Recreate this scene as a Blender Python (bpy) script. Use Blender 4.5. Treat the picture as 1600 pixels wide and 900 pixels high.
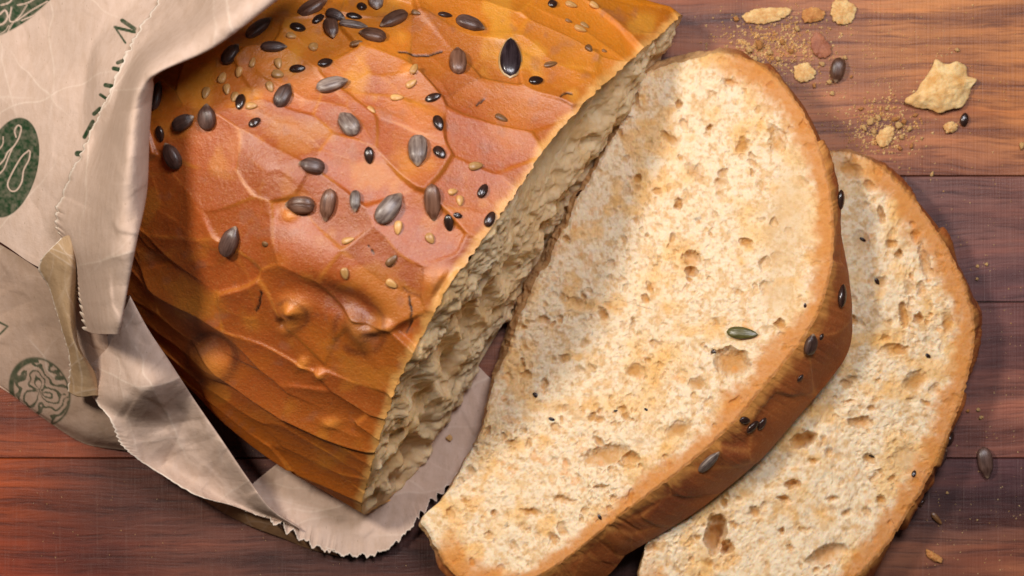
import bpy, math, random
import numpy as np
from mathutils import Vector, Matrix
from mathutils.bvhtree import BVHTree

# ------------------------------------------------------------------ scene, camera, light
scene = bpy.context.scene
for o in list(bpy.data.objects):
    bpy.data.objects.remove(o)
C = scene.collection
S = 0.0002            # one drawing unit = 0.2 mm (metres per unit)
D = 3500.0            # camera height above the board, in units (0.70 m)

cam = bpy.data.cameras.new('camera')
cam.sensor_width = 36.0
cam.lens = 36.0 * D / 1600.0
cam.clip_start = 0.01
cam.clip_end = 50.0
cam.dof.use_dof = True
cam.dof.focus_distance = (D - 210) * S
cam.dof.aperture_fstop = 12.0
camo = bpy.data.objects.new('camera', cam)
camo.location = (0, 0, D * S)
C.objects.link(camo)
scene.camera = camo

world = bpy.data.worlds.new('World')
scene.world = world
world.use_nodes = True
bg = world.node_tree.nodes['Background']
bg.inputs[0].default_value = (1.0, 0.93, 0.86, 1)
bg.inputs[1].default_value = 0.035

def area(name, loc_px, target_px, size, power, col):
    l = bpy.data.lights.new(name, 'AREA')
    l.shape = 'DISK'; l.size = size; l.energy = power; l.color = col
    o = bpy.data.objects.new(name, l)
    p = Vector(((loc_px[0] - 800) * S, (450 - loc_px[1]) * S, loc_px[2] * S))
    t = Vector(((target_px[0] - 800) * S, (450 - target_px[1]) * S, 0))
    o.location = p
    o.rotation_euler = (t - p).to_track_quat('-Z', 'Y').to_euler()
    C.objects.link(o)
area('key_lamp', (-800, -600, 2700), (850, 420), 0.10, 2.9, (1.0, 0.92, 0.82))
area('second_lamp', (1450, -900, 3000), (850, 400), 0.22, 2.75, (0.96, 0.94, 1.0))

vs = scene.view_settings
vs.view_transform = 'Standard'
vs.look = 'None'
vs.exposure = 0.10
vs.gamma = 1.0
scene.render.engine = 'CYCLES'

# ------------------------------------------------------------------ helpers
rng = np.random.default_rng(7)
random.seed(7)

def at(px, py, z):
    """drawing position as seen from above at height z -> world units (arrays)"""
    px = np.asarray(px, float); py = np.asarray(py, float); z = np.asarray(z, float)
    k = (D - z) / D
    return np.stack(np.broadcast_arrays((px - 800) * k, (450 - py) * k, z), -1)

def seen(P):
    k = D / (D - P[..., 2])
    return P[..., 0] * k + 800, 450 - P[..., 1] * k

def lin(r, g, b):
    f = lambda c: (c / 255 / 12.92) if c / 255 <= 0.04045 else ((c / 255 + 0.055) / 1.055) ** 2.4
    return np.array([f(r), f(g), f(b)])

_tab = rng.random((8, 256, 256))
def vnoise(x, y, seed=0):
    t = _tab[seed % 8]
    x = np.asarray(x, float) + 37.7 * seed; y = np.asarray(y, float) + 91.3 * seed
    xi = np.floor(x).astype(int); yi = np.floor(y).astype(int)
    fx = x - xi; fy = y - yi
    fx = fx * fx * (3 - 2 * fx); fy = fy * fy * (3 - 2 * fy)
    a = t[xi % 256, yi % 256]; b = t[(xi + 1) % 256, yi % 256]
    c = t[xi % 256, (yi + 1) % 256]; d = t[(xi + 1) % 256, (yi + 1) % 256]
    return (a * (1 - fx) + b * fx) * (1 - fy) + (c * (1 - fx) + d * fx) * fy
def fbm(x, y, seed=0, octv=4, gain=0.5):
    s = 0; a = 1; n = 0
    for i in range(octv):
        s = s + a * (vnoise(x * 2 ** i, y * 2 ** i, seed + i) - 0.5); n += a; a *= gain
    return s / n * 2
def sst(a, b, x):
    t = np.clip((x - a) / (b - a), 0, 1)
    return t * t * (3 - 2 * t)
def mixc(a, b, t):
    return a * (1 - t[..., None]) + b * t[..., None]

def mesh_obj(name, V, F, mat, parent=None, attrs=None, smooth=True):
    me = bpy.data.meshes.new(name)
    V = np.asarray(V, float).reshape(-1, 3) * S
    F = np.asarray(F, np.int32)
    nv, nf, k = len(V), len(F), F.shape[1]
    me.vertices.add(nv); me.vertices.foreach_set('co', V.astype(np.float32).ravel())
    me.loops.add(nf * k); me.loops.foreach_set('vertex_index', F.ravel())
    me.polygons.add(nf)
    me.polygons.foreach_set('loop_start', np.arange(0, nf * k, k, dtype=np.int32))
    me.polygons.foreach_set('loop_total', np.full(nf, k, np.int32))
    me.polygons.foreach_set('use_smooth', np.full(nf, smooth))
    me.update(calc_edges=True)
    for an, av in (attrs or {}).items():
        av = np.asarray(av, float).reshape(nv, -1)
        if av.shape[1] == 1:
            a = me.attributes.new(an, 'FLOAT', 'POINT'); a.data.foreach_set('value', av.astype(np.float32).ravel())
        else:
            a = me.color_attributes.new(an, 'FLOAT_COLOR', 'POINT')
            c4 = np.ones((nv, 4), np.float32); c4[:, :3] = av[:, :3]
            a.data.foreach_set('color', c4.ravel())
    me.materials.append(mat)
    o = bpy.data.objects.new(name, me)
    C.objects.link(o)
    if parent: o.parent = parent
    return o

def grid_faces(n, m, wrap=False):
    i = np.arange(n - 1)[:, None]
    j = np.arange(m if wrap else m - 1)[None, :]
    j2 = (j + 1) % m
    return np.stack([i * m + j + 0 * i, i * m + j2 + 0 * i, (i + 1) * m + j2, (i + 1) * m + j], -1).reshape(-1, 4)

def grid_normals(P):
    du = np.gradient(P, axis=0); dv = np.gradient(P, axis=1)
    n = np.cross(du, dv)
    return n / (np.linalg.norm(n, axis=-1, keepdims=True) + 1e-9)

def catmull(pts, t):
    """pts (n, ...), t in [0, n-1]"""
    pts = np.asarray(pts, float); n = len(pts)
    ext = np.concatenate([2 * pts[:1] - pts[1:2], pts, 2 * pts[-1:] - pts[-2:-1]])
    i = np.clip(np.floor(t).astype(int), 0, n - 2); f = t - i
    f = f.reshape(f.shape + (1,) * (pts.ndim - 1))
    p0, p1, p2, p3 = ext[i], ext[i + 1], ext[i + 2], ext[i + 3]
    return 0.5 * (2 * p1 + (p2 - p0) * f + (2 * p0 - 5 * p1 + 4 * p2 - p3) * f ** 2 + (3 * p1 - p0 - 3 * p2 + p3) * f ** 3)

def resample(pts, n, closed=False):
    """even arc-length samples of a smooth curve through pts"""
    pts = np.asarray(pts, float)
    if closed:
        m = len(pts)
        q = np.concatenate([pts[-2:], pts, pts[:3]])
        t = np.linspace(2, 2 + m, m * 40 + 1)
        c = catmull(q, t)
    else:
        c = catmull(pts, np.linspace(0, len(pts) - 1, (len(pts) - 1) * 40 + 1))
    d = np.concatenate([[0], np.cumsum(np.linalg.norm(np.diff(c, axis=0), axis=1))])
    s = np.linspace(0, d[-1], n + 1)[:-1] if closed else np.linspace(0, d[-1], n)
    return np.stack([np.interp(s, d, c[:, k]) for k in range(c.shape[1])], -1)

def concentric(n):
    a, b = np.meshgrid(np.linspace(-1, 1, n), np.linspace(-1, 1, n), indexing='ij')
    big = np.abs(a) > np.abs(b)
    with np.errstate(divide='ignore', invalid='ignore'):
        r = np.where(big, a, b)
        ph = np.where(big, math.pi / 4 * b / a, math.pi / 2 - math.pi / 4 * a / b)
    ph = np.nan_to_num(ph)
    ph = np.where(r < 0, ph + math.pi, ph)
    return np.abs(r), (ph / (2 * math.pi)) % 1.0

def border(n):
    """indices of the outline of an n x n grid, in order"""
    idx = np.arange(n * n).reshape(n, n)
    return np.concatenate([idx[-1, :], idx[::-1, -1][1:], idx[0, ::-1][1:], idx[:, 0][1:-1]])

def facets(u, v, cen, grad, off, width):
    """flat tilted cells with soft steps between them; returns height, edge 0..1, id"""
    sh = u.shape; u = u.ravel(); v = v.ravel()
    H = np.empty(len(u)); E = np.empty(len(u)); I = np.empty(len(u), int)
    for s in range(0, len(u), 20000):
        e = slice(s, s + 20000)
        dx = u[e][:, None] - cen[None, :, 0]; dy = v[e][:, None] - cen[None, :, 1]
        d = dx * dx + dy * dy
        k = np.argpartition(d, 2, axis=1)[:, :3]
        dd = np.sqrt(np.take_along_axis(d, k, 1)); o = np.argsort(dd, 1)
        k = np.take_along_axis(k, o, 1); dd = np.take_along_axis(dd, o, 1)
        hx = np.take_along_axis(dx, k, 1); hy = np.take_along_axis(dy, k, 1)
        h = grad[k, 0] * hx + grad[k, 1] * hy + off[k]
        w = np.exp(-(dd - dd[:, :1]) / width)
        H[e] = (h * w).sum(1) / w.sum(1)
        E[e] = dd[:, 1] - dd[:, 0]; I[e] = k[:, 0]
    return H.reshape(sh), E.reshape(sh), I.reshape(sh)

def empty(name, loc=(0, 0, 0)):
    o = bpy.data.objects.new(name, None)
    o.location = Vector(loc) * S
    o.empty_display_size = 0.01
    C.objects.link(o)
    return o
def tag(o, label, cat, group=None, kind=None):
    o['label'] = label; o['category'] = cat
    if group: o['group'] = group
    if kind: o['kind'] = kind
    return o

# ------------------------------------------------------------------ materials
class NT:
    def __init__(self, name):
        self.m = bpy.data.materials.new(name); self.m.use_nodes = True
        self.t = self.m.node_tree; self.n = self.t.nodes
        self.b = self.n['Principled BSDF']
    def add(self, typ, **kw):
        n = self.n.new(typ)
        for k, v in kw.items(): setattr(n, k, v)
        return n
    def link(self, a, b): self.t.links.new(a, b)
    def coords(self, scale, rot=(0, 0, 0)):
        tc = self.add('ShaderNodeTexCoord'); mp = self.add('ShaderNodeMapping')
        mp.inputs['Scale'].default_value = scale; mp.inputs['Rotation'].default_value = rot
        self.link(tc.outputs['Object'], mp.inputs[0]); return mp.outputs[0]
    def noise(self, scale, vec, detail=4, rough=0.55):
        n = self.add('ShaderNodeTexNoise'); n.inputs['Scale'].default_value = scale
        n.inputs['Detail'].default_value = detail; n.inputs['Roughness'].default_value = rough
        self.link(vec, n.inputs['Vector']); return n.outputs[0]
    def ramp(self, fac, stops):
        r = self.add('ShaderNodeValToRGB')
        while len(r.color_ramp.elements) < len(stops): r.color_ramp.elements.new(0.5)
        for e, (p, c) in zip(r.color_ramp.elements, stops):
            e.position = p; e.color = tuple(c) + (1,) if len(c) == 3 else c
        self.link(fac, r.inputs[0]); return r.outputs[0]
    def attr(self, name):
        a = self.add('ShaderNodeAttribute'); a.attribute_name = name; return a
    def mix(self, fac, a, b, mode='MIX'):
        m = self.add('ShaderNodeMix'); m.data_type = 'RGBA'; m.blend_type = mode
        for sock, v in ((m.inputs[0], fac), (m.inputs[6], a), (m.inputs[7], b)):
            if hasattr(v, 'links') or isinstance(v, bpy.types.NodeSocket): self.link(v, sock)
            elif isinstance(v, (int, float)): sock.default_value = v
            else: sock.default_value = tuple(v) + (1,)
        return m.outputs[2]
    def math(self, op, a, b=None):
        m = self.add('ShaderNodeMath'); m.operation = op
        for s, v in zip(m.inputs, (a, b)):
            if v is None: continue
            if isinstance(v, (int, float)): s.default_value = v
            else: self.link(v, s)
        return m.outputs[0]
    def bump(self, h, dist, strength=1.0, prev=None):
        b = self.add('ShaderNodeBump'); b.inputs['Distance'].default_value = dist
        b.inputs['Strength'].default_value = strength
        self.link(h, b.inputs['Height'])
        if prev: self.link(prev, b.inputs['Normal'])
        return b.outputs[0]
    def set(self, **kw):
        for k, v in kw.items():
            s = self.b.inputs[k]
            if isinstance(v, bpy.types.NodeSocket): self.link(v, s)
            else: s.default_value = v
        return self.m

def crust_mat():
    n = NT('baked_crust')
    c = n.attr('tint').outputs['Color']
    v = n.coords((1, 1, 1))
    fine = n.noise(1500, v, 3, 0.6)
    mott = n.noise(260, v, 4, 0.6)
    c = n.mix(n.ramp(mott, [(0.35, (0, 0, 0)), (0.75, (0.45,) * 3)]), c, n.mix(1.0, c, (1.25, 1.1, 0.9), 'MULTIPLY'))
    c = n.mix(n.ramp(fine, [(0.5, (0, 0, 0)), (0.85, (0.32,) * 3)]), c, (0.66, 0.34, 0.11))
    bp = n.bump(n.noise(800, v, 4, 0.7), 0.00034, 0.85)
    bp = n.bump(n.noise(2600, v, 2, 0.6), 0.00008, 0.7, bp)
    rough = n.ramp(mott, [(0.3, (0.34,) * 3), (0.7, (0.48,) * 3)])
    gl = n.attr('gloss').outputs['Fac']
    rough = n.math('ADD', rough, n.math('MULTIPLY', n.math('SUBTRACT', 1.0, gl), 0.3))
    return n.set(**{'Base Color': c, 'Roughness': rough, 'Normal': bp, 'Specular IOR Level': n.math('ADD', n.math('MULTIPLY', gl, 0.55), 0.06), 'Coat Weight': n.math('MULTIPLY', gl, 0.22), 'Coat Roughness': 0.38,
                    'Subsurface Weight': 0.08, 'Subsurface Radius': (1.0, 0.4, 0.15), 'Subsurface Scale': 0.0015})

def crumb_mat(name='bread_crumb_flesh'):
    n = NT(name)
    c = n.attr('tint').outputs['Color']
    v = n.coords((1, 1, 1))
    f = n.noise(700, v, 4, 0.65)
    c = n.mix(n.ramp(f, [(0.35, (0.5,) * 3), (0.6, (0, 0, 0))]), c, n.mix(1.0, c, (0.92, 0.80, 0.60), 'MULTIPLY'))
    bp = n.bump(n.noise(1500, v, 4, 0.7), 0.0003, 0.7)
    return n.set(**{'Base Color': c, 'Roughness': 0.72, 'Normal': bp, 'Specular IOR Level': 0.25,
                    'Subsurface Weight': 0.45, 'Subsurface Radius': (1.0, 0.55, 0.25), 'Subsurface Scale': 0.0013})

def paper_mat():
    n = NT('kraft_paper')
    c = n.attr('tint').outputs['Color']
    v = n.coords((1, 1, 1))
    f = n.noise(420, n.coords((1, 0.35, 1)), 5, 0.7)
    c = n.mix(n.ramp(f, [(0.3, (0.55,) * 3), (0.62, (0, 0, 0))]), c, n.mix(1.0, c, (0.80, 0.74, 0.66), 'MULTIPLY'))
    g = n.noise(1800, n.coords((1, 0.3, 1), (0, 0, 0.6)), 2, 0.5)
    c = n.mix(n.ramp(g, [(0.68, (0, 0, 0)), (0.76, (0.45,) * 3)]), c, (0.25, 0.16, 0.09))
    bp = n.bump(n.noise(160, v, 6, 0.62), 0.0007, 0.55)
    bp = n.bump(n.noise(1500, v, 3, 0.6), 0.00008, 0.6, bp)
    return n.set(**{'Base Color': c, 'Roughness': 0.78, 'Normal': bp, 'Specular IOR Level': 0.16})

def wood_mat(name, seed):
    n = NT(name)
    c = n.attr('tint').outputs['Color']
    v = n.coords((1, 1, 1))
    off = n.add('ShaderNodeVectorMath'); off.operation = 'ADD'
    off.inputs[1].default_value = (seed * 1.37, seed * 0.71, seed * 2.3)
    n.link(v, off.inputs[0]); v = off.outputs[0]
    wm = n.add('ShaderNodeMapping'); wm.inputs['Scale'].default_value = (14, 40, 1); n.link(v, wm.inputs[0])
    wn = n.math('MULTIPLY', n.math('SUBTRACT', n.noise(1, wm.outputs[0], 3, 0.5), 0.5), 0.010)
    cb = n.add('ShaderNodeCombineXYZ'); n.link(wn, cb.inputs[1])
    ad = n.add('ShaderNodeVectorMath'); ad.operation = 'ADD'; n.link(v, ad.inputs[0]); n.link(cb.outputs[0], ad.inputs[1]); v = ad.outputs[0]
    def mapped(sx, sy, rot=0):
        m = n.add('ShaderNodeMapping'); m.inputs['Scale'].default_value = (sx, sy, 1); m.inputs['Rotation'].default_value = (0, 0, rot)
        n.link(v, m.inputs[0]); return m.outputs[0]
    bands = n.noise(1, mapped(9, 150, 0.03), 5, 0.62)
    pores = n.noise(1, mapped(60, 1100, 0.02), 5, 0.7)
    cross = n.noise(1, mapped(1600, 60, 0.05), 2, 0.55)
    scr = n.noise(1, mapped(2200, 24, 0.10), 2, 0.4)
    scr2 = n.noise(1, mapped(1500, 18, -0.55), 2, 0.4)
    broad = n.noise(1, mapped(16, 60, 0.02), 4, 0.6)
    c = n.mix(n.ramp(broad, [(0.36, (0.9,) * 3), (0.55, (0, 0, 0))]), c, n.mix(1.0, c, (0.50, 0.42, 0.48), 'MULTIPLY'))
    c = n.mix(n.ramp(bands, [(0.30, (1, 1, 1)), (0.52, (0, 0, 0))]), c, n.mix(1.0, c, (0.44, 0.36, 0.38), 'MULTIPLY'))
    c = n.mix(n.ramp(bands, [(0.52, (0, 0, 0)), (0.72, (0.8,) * 3)]), c, n.mix(1.0, c, (1.55, 1.35, 1.15), 'MULTIPLY'))
    c = n.mix(n.ramp(pores, [(0.34, (0.85,) * 3), (0.50, (0, 0, 0))]), c, n.mix(1.0, c, (0.42, 0.36, 0.38), 'MULTIPLY'))
    c = n.mix(n.ramp(cross, [(0.55, (0, 0, 0)), (0.85, (0.07,) * 3)]), c, (0.52, 0.36, 0.28))
    c = n.mix(n.ramp(scr, [(0.72, (0, 0, 0)), (0.80, (0.13,) * 3)]), c, (0.55, 0.42, 0.36))
    c = n.mix(n.ramp(scr2, [(0.74, (0, 0, 0)), (0.80, (0.25,) * 3)]), c, (0.55, 0.42, 0.36))
    h = n.math('ADD', n.math('MULTIPLY', pores, 0.6), n.math('MULTIPLY', scr, -0.5))
    bp = n.bump(h, 0.0005, 0.6)
    rough = n.ramp(bands, [(0.3, (0.42,) * 3), (0.7, (0.62,) * 3)])
    return n.set(**{'Base Color': c, 'Roughness': rough, 'Normal': bp, 'Specular IOR Level': 0.4})

def seed_mat(name, dark, light, stripes, rough=0.4, k=0.5):
    n = NT(name)
    tc = n.add('ShaderNodeTexCoord'); oi = n.add('ShaderNodeObjectInfo')
    add = n.add('ShaderNodeVectorMath'); add.operation = 'ADD'
    n.link(tc.outputs['Object'], add.inputs[0]); n.link(oi.outputs['Random'], add.inputs[1])
    mp = n.add('ShaderNodeMapping'); mp.inputs['Scale'].default_value = (0.7, stripes, stripes)
    n.link(add.outputs[0], mp.inputs[0])
    f = n.noise(1.0, mp.outputs[0], 4, 0.6)
    mp2 = n.add('ShaderNodeMapping'); mp2.inputs['Scale'].default_value = (2.2, 2.2, 2.2)
    n.link(add.outputs[0], mp2.inputs[0])
    g = n.noise(1.0, mp2.outputs[0], 3, 0.6)
    c = n.mix(n.ramp(f, [(0.42, (0, 0, 0)), (0.66, (k,) * 3)]), dark, light)
    c = n.mix(n.ramp(g, [(0.45, (0, 0, 0)), (0.68, (k,) * 3)]), c, light)
    br = n.math('ADD', n.math('MULTIPLY', oi.outputs['Random'], 0.6), 0.7)
    hs = n.add('ShaderNodeHueSaturation'); n.link(br, hs.inputs['Value']); n.link(c, hs.inputs['Color'])
    sx = n.add('ShaderNodeSeparateXYZ'); n.link(tc.outputs['Object'], sx.inputs[0])
    tip = n.ramp(n.math('ADD', sx.outputs[0], n.math('MULTIPLY', g, 0.25)), [(0.50, (0, 0, 0)), (0.58, (0.7 if stripes == 7 else 0.0,) * 3)])
    fin = n.mix(tip, hs.outputs[0], (0.36, 0.24, 0.15))
    bp = n.bump(f, 0.0003, 0.6)
    return n.set(**{'Base Color': fin, 'Roughness': rough, 'Normal': bp, 'Specular IOR Level': 0.5,
                    'Coat Weight': 0.15, 'Coat Roughness': 0.25})

M_CRUST = crust_mat(); M_CRUMB = crumb_mat(); M_PAPER = paper_mat()
M_SEED = {
    'dark': seed_mat('seed_dark', (0.045, 0.020, 0.014), (0.15, 0.085, 0.065), 7),
    'brown': seed_mat('seed_brown', (0.085, 0.032, 0.016), (0.26, 0.13, 0.08), 7),
    'grey': seed_mat('seed_grey', (0.11, 0.070, 0.055), (0.42, 0.33, 0.27), 7, 0.4, 0.5),
    'flax': seed_mat('seed_flax', (0.022, 0.010, 0.007), (0.07, 0.03, 0.02), 3, 0.2),
    'sesame': seed_mat('seed_sesame', (0.46, 0.22, 0.06), (0.70, 0.42, 0.16), 2, 0.42),
    'toasted': seed_mat('seed_toasted', (0.16, 0.065, 0.02), (0.40, 0.2, 0.07), 2, 0.4),
    'pumpkin': seed_mat('seed_pumpkin', (0.012, 0.006, 0.007), (0.06, 0.04, 0.045), 5, 0.22),
    'rim': seed_mat('seed_rim', (0.30, 0.18, 0.07), (0.45, 0.30, 0.14), 5, 0.45),
    'green': seed_mat('seed_green', (0.055, 0.048, 0.010), (0.16, 0.13, 0.035), 5, 0.3),
}

# ------------------------------------------------------------------ cutting board of planks
TINTS = [  # drawing x, y, wood colour, with lamp falloff and shade put into the lower left
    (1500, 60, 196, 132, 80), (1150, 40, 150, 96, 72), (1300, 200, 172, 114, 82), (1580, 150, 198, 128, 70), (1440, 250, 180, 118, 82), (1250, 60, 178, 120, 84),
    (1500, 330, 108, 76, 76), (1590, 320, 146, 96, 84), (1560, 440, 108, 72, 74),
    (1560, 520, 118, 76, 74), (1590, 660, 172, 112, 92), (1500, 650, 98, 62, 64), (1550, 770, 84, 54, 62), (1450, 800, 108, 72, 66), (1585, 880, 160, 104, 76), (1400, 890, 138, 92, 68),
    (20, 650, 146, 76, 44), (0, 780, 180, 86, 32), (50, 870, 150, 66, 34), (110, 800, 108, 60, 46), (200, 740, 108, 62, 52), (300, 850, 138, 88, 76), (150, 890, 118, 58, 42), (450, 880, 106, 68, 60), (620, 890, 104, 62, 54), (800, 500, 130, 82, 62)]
def board():
    root = empty('cutting_board', (0, 0, -110))
    tag(root, 'worn wooden cutting board of brown planks under the bread and the paper bag', 'cutting board')
    T = np.array([(t[0], t[1]) for t in TINTS], float); K = np.array([lin(*t[2:]) for t in TINTS]) * np.array([1.0, 0.92, 0.80]); K[T[:, 0] < 700] *= np.array([0.60, 0.54, 0.50]); K[T[:, 0] < 60] *= 1.5  # left points darkened: lamp falloff and shade painted into the wood colour
    cuts = [-330, -60, 275, 472, 716, 960, 1230]
    xs = np.linspace(-360, 1960, 180)
    for k in range(len(cuts) - 1):
        a, b = cuts[k] + 0.7, cuts[k + 1] - 0.7
        ys = np.concatenate([[a, a, a + 1.2], np.linspace(a + 8, b - 8, 24), [b - 1.2, b, b]])
        zs = np.concatenate([[-110, -1.5, 0], np.zeros(24), [0, -1.5, -110]])
        X, Y = np.meshgrid(xs, ys, indexing='ij')
        Z = np.broadcast_to(zs, X.shape).copy()
        P = np.stack([X - 800, 450 - Y, Z], -1)
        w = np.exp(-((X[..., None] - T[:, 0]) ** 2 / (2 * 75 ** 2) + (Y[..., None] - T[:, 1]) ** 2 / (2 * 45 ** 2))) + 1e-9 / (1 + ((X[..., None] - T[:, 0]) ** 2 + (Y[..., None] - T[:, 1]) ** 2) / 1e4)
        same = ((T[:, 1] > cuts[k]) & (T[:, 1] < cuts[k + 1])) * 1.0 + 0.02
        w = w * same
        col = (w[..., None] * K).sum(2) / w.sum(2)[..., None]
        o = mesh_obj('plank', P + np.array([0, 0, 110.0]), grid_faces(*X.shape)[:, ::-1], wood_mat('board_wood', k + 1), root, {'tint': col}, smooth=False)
board()

# ------------------------------------------------------------------ loaf
EDGE = [(650, 738, 6), (614, 776, 12), (581, 796, 38), (565, 800, 84), (570, 770, 140), (582, 725, 200), (601, 660, 262), (622, 600, 308), (652, 540, 345),
        (700, 452, 375), (752, 378, 370), (803, 306, 348), (868, 212, 296), (955, 124, 222), (1025, 62, 140), (1060, 30, 78), (1058, 40, 34), (1040, 70, 8)]
LOAF_L = 745.0
AX = np.array([-0.872, 0.490, 0.0])     # loaf axis away from the cut (world: x, y up)
E3 = at(*np.array(EDGE, float).T)
C0 = np.array([(E3[0, 0] + E3[-1, 0]) / 2, (E3[0, 1] + E3[-1, 1]) / 2, 0.0])

def build_loaf():
    root = empty('bread_loaf', C0)
    tag(root, 'glossy brown seeded loaf with a cut end, half inside the paper bag', 'bread')
    n, m = 480, 800
    e = resample(E3, m)
    tau = np.linspace(0, math.pi / 2, n)
    s = LOAF_L * np.sin(tau)
    f = np.maximum(1 - (s / LOAF_L) ** 2.35, 0) ** (1 / 2.1)
    P = C0 + AX * s[:, None, None] + f[:, None, None] * (e - C0)[None]
    d = np.linalg.norm(np.diff(e, axis=0), axis=1); b = np.concatenate([[0], np.cumsum(d)])
    bl = b[-1]
    Sg, Bg = np.meshgrid(np.linspace(0, 1, n), b, indexing='ij')
    arc = np.concatenate([[0], np.cumsum(np.linalg.norm(np.diff(P[:, m // 2], axis=0), axis=1))])
    Sg = np.broadcast_to(arc[:, None], (n, m))
    # facets: long thin scales low on the near flank, broad plates on top
    flank = 1 - sst(280, 560, Bg)
    U = Sg * (0.72 - 0.12 * flank) + 26 * fbm(Sg / 150, Bg / 150, 1, 2)
    B1 = b + 0.9 * np.where(b < 420, b, 420 + 0.25 * (b - 420))
    V = np.broadcast_to(B1, (n, m)) + 30 * fbm(Sg / 130, Bg / 130, 3, 2) + 0.28 * Sg * flank
    r = np.random.default_rng(21)
    um, vm = U.max(), V.max()
    cu, cv = np.meshgrid(np.arange(-40, um + 60, 84), np.arange(-60, vm + 80, 86), indexing='ij')
    cen = np.stack([cu.ravel(), cv.ravel()], -1) + r.uniform(-36, 36, (cu.size, 2))
    grad = r.normal(0, 0.062, (len(cen), 2)); off = r.normal(0, 1.1, len(cen))
    H, E, I = facets(U, V, cen, grad * 0.95, off * 0.7, 1.5)
    H = H + 0.0015 * ((U - cen[I, 0]) ** 2 + (V - cen[I, 1]) ** 2)
    crease = np.exp(-(E / 3.0) ** 2)
    px, py = seen(P)
    # second, finer set of facets that only breaks some plates
    cen2 = np.stack([r.uniform(-40, um + 40, 420), r.uniform(-60, vm + 60, 420)], -1)
    H2, Ed2, I2 = facets(U, V, cen2, r.normal(0, 0.04, (420, 2)), r.normal(0, 0.4, 420), 2.0)
    brk = sst(-0.05, 0.25, fbm(Sg / 190, Bg / 190, 5, 2))
    H = H + (H2 * 0.5 + 0.0012 * ((U - cen2[I2, 0]) ** 2 + (V - cen2[I2, 1]) ** 2)) * brk
    crease2 = np.exp(-(Ed2 / 3.0) ** 2) * brk
    H = H + 4 * fbm(Sg / 170, Bg / 170, 2, 2) + 0.35 * fbm(Sg / 14, Bg / 14, 4, 3)
    Hs = crease * 0
    # lumps, dimples, blisters (x, y, rx, ry, angle, height)
    LUMP = [(470, 385, 70, 42, 30, 13), (590, 440, 75, 40, 35, 9), (540, 470, 60, 22, 30, -14), (568, 500, 34, 46, -30, -9), (560, 510, 15, 34, -20, 17), (585, 512, 14, 9, 0, 10), (605, 505, 12, 9, 0, 8),
            (462, 478, 24, 18, 0, 12), (452, 502, 16, 20, 20, 8), (458, 480, 9, 8, 0, 7), (442, 505, 8, 9, 0, -10), (330, 564, 34, 20, 35, 13), (330, 538, 40, 20, 10, -12), (690, 440, 28, 22, 20, 9), (690, 447, 18, 6, -60, -8), (715, 436, 8, 12, 30, 6),
            (473, 568, 9, 9, 0, 6), (500, 585, 8, 8, 0, 6), (518, 660, 14, 8, 0, 5), (430, 270, 60, 40, 30, 6), (640, 118, 16, 10, 0, 4), (455, 335, 12, 9, 0, 4), (335, 330, 50, 60, 0, 5)]
    tanw = np.zeros_like(px); darkw = np.zeros_like(px)
    for (x, y, rx, ry, a, h) in LUMP:
        ca, sa = math.cos(math.radians(a)), math.sin(math.radians(a))
        dx = ((px - x) * ca + (py - y) * sa) / rx; dy = (-(px - x) * sa + (py - y) * ca) / ry
        g = np.exp(-(dx * dx + dy * dy) ** 1.25)
        H = H + h * g
        if rx < 45 and h > 0: tanw = np.maximum(tanw, g)
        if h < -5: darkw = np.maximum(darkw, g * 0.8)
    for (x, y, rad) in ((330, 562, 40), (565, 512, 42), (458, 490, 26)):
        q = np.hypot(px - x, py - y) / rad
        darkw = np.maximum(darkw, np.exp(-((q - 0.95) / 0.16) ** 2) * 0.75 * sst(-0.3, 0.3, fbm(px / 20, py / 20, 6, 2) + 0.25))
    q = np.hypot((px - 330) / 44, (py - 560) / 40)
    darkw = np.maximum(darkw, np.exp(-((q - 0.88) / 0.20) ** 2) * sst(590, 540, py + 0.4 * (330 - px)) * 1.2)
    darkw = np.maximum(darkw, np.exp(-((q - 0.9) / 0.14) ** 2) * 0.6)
    # cracks: thin splits along a few plate borders
    CRACK = [[(622, 87), (640, 88), (665, 89), (690, 82)], [(725, 172), (742, 166), (757, 156)], [(403, 485), (411, 460), (410, 440)], [(636, 520), (645, 490), (640, 460), (632, 447)], [(590, 400), (578, 385), (570, 375)], [(872, 158), (880, 152), (890, 153)]]
    _unused = [
             [(628, 70), (634, 55), (630, 45)], [(600, 670), (612, 655)], [(560, 780), (520, 765), (490, 757)]]
    crk = np.zeros_like(px)
    for pl in CRACK:
        pts = resample(np.array(pl, float), 60)
        pts = pts + 1.6 * np.stack([fbm(pts[:, 0] / 7, pts[:, 1] / 7, 2, 3), fbm(pts[:, 0] / 7, pts[:, 1] / 7, 5, 3)], -1)
        x0, y0 = pts.min(0) - 8; x1, y1 = pts.max(0) + 8
        sel = (px > x0) & (px < x1) & (py > y0) & (py < y1)
        if sel.any():
            dd = np.sqrt(((px[sel][:, None] - pts[:, 0]) ** 2 + (py[sel][:, None] - pts[:, 1]) ** 2).min(1))
            crk[sel] = np.maximum(crk[sel], np.exp(-(dd / 1.5) ** 2) * sst(-0.35, 0.05, fbm(px[sel] / 12, py[sel] / 12, 3, 2)))
    H = H - 2.0 * crk
    H = H * (1 - 0.35 * flank)
    N = grid_normals(P)
    if N[n // 4, m // 2, 2] < 0: N = -N
    fade = sst(0, 10, np.arange(n))[:, None] * 0 + 1
    rough_edge = (1 - sst(0, 6, np.arange(n)))[:, None] * fbm(Bg / 7, Bg * 0 + 3.3, 2, 3) * 3
    Q = P + N * (H * fade * f[:, None] ** 0.3)[..., None] + (-AX) * (rough_edge)[..., None]
    Q[..., 2] = np.maximum(Q[..., 2], 5)
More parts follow.
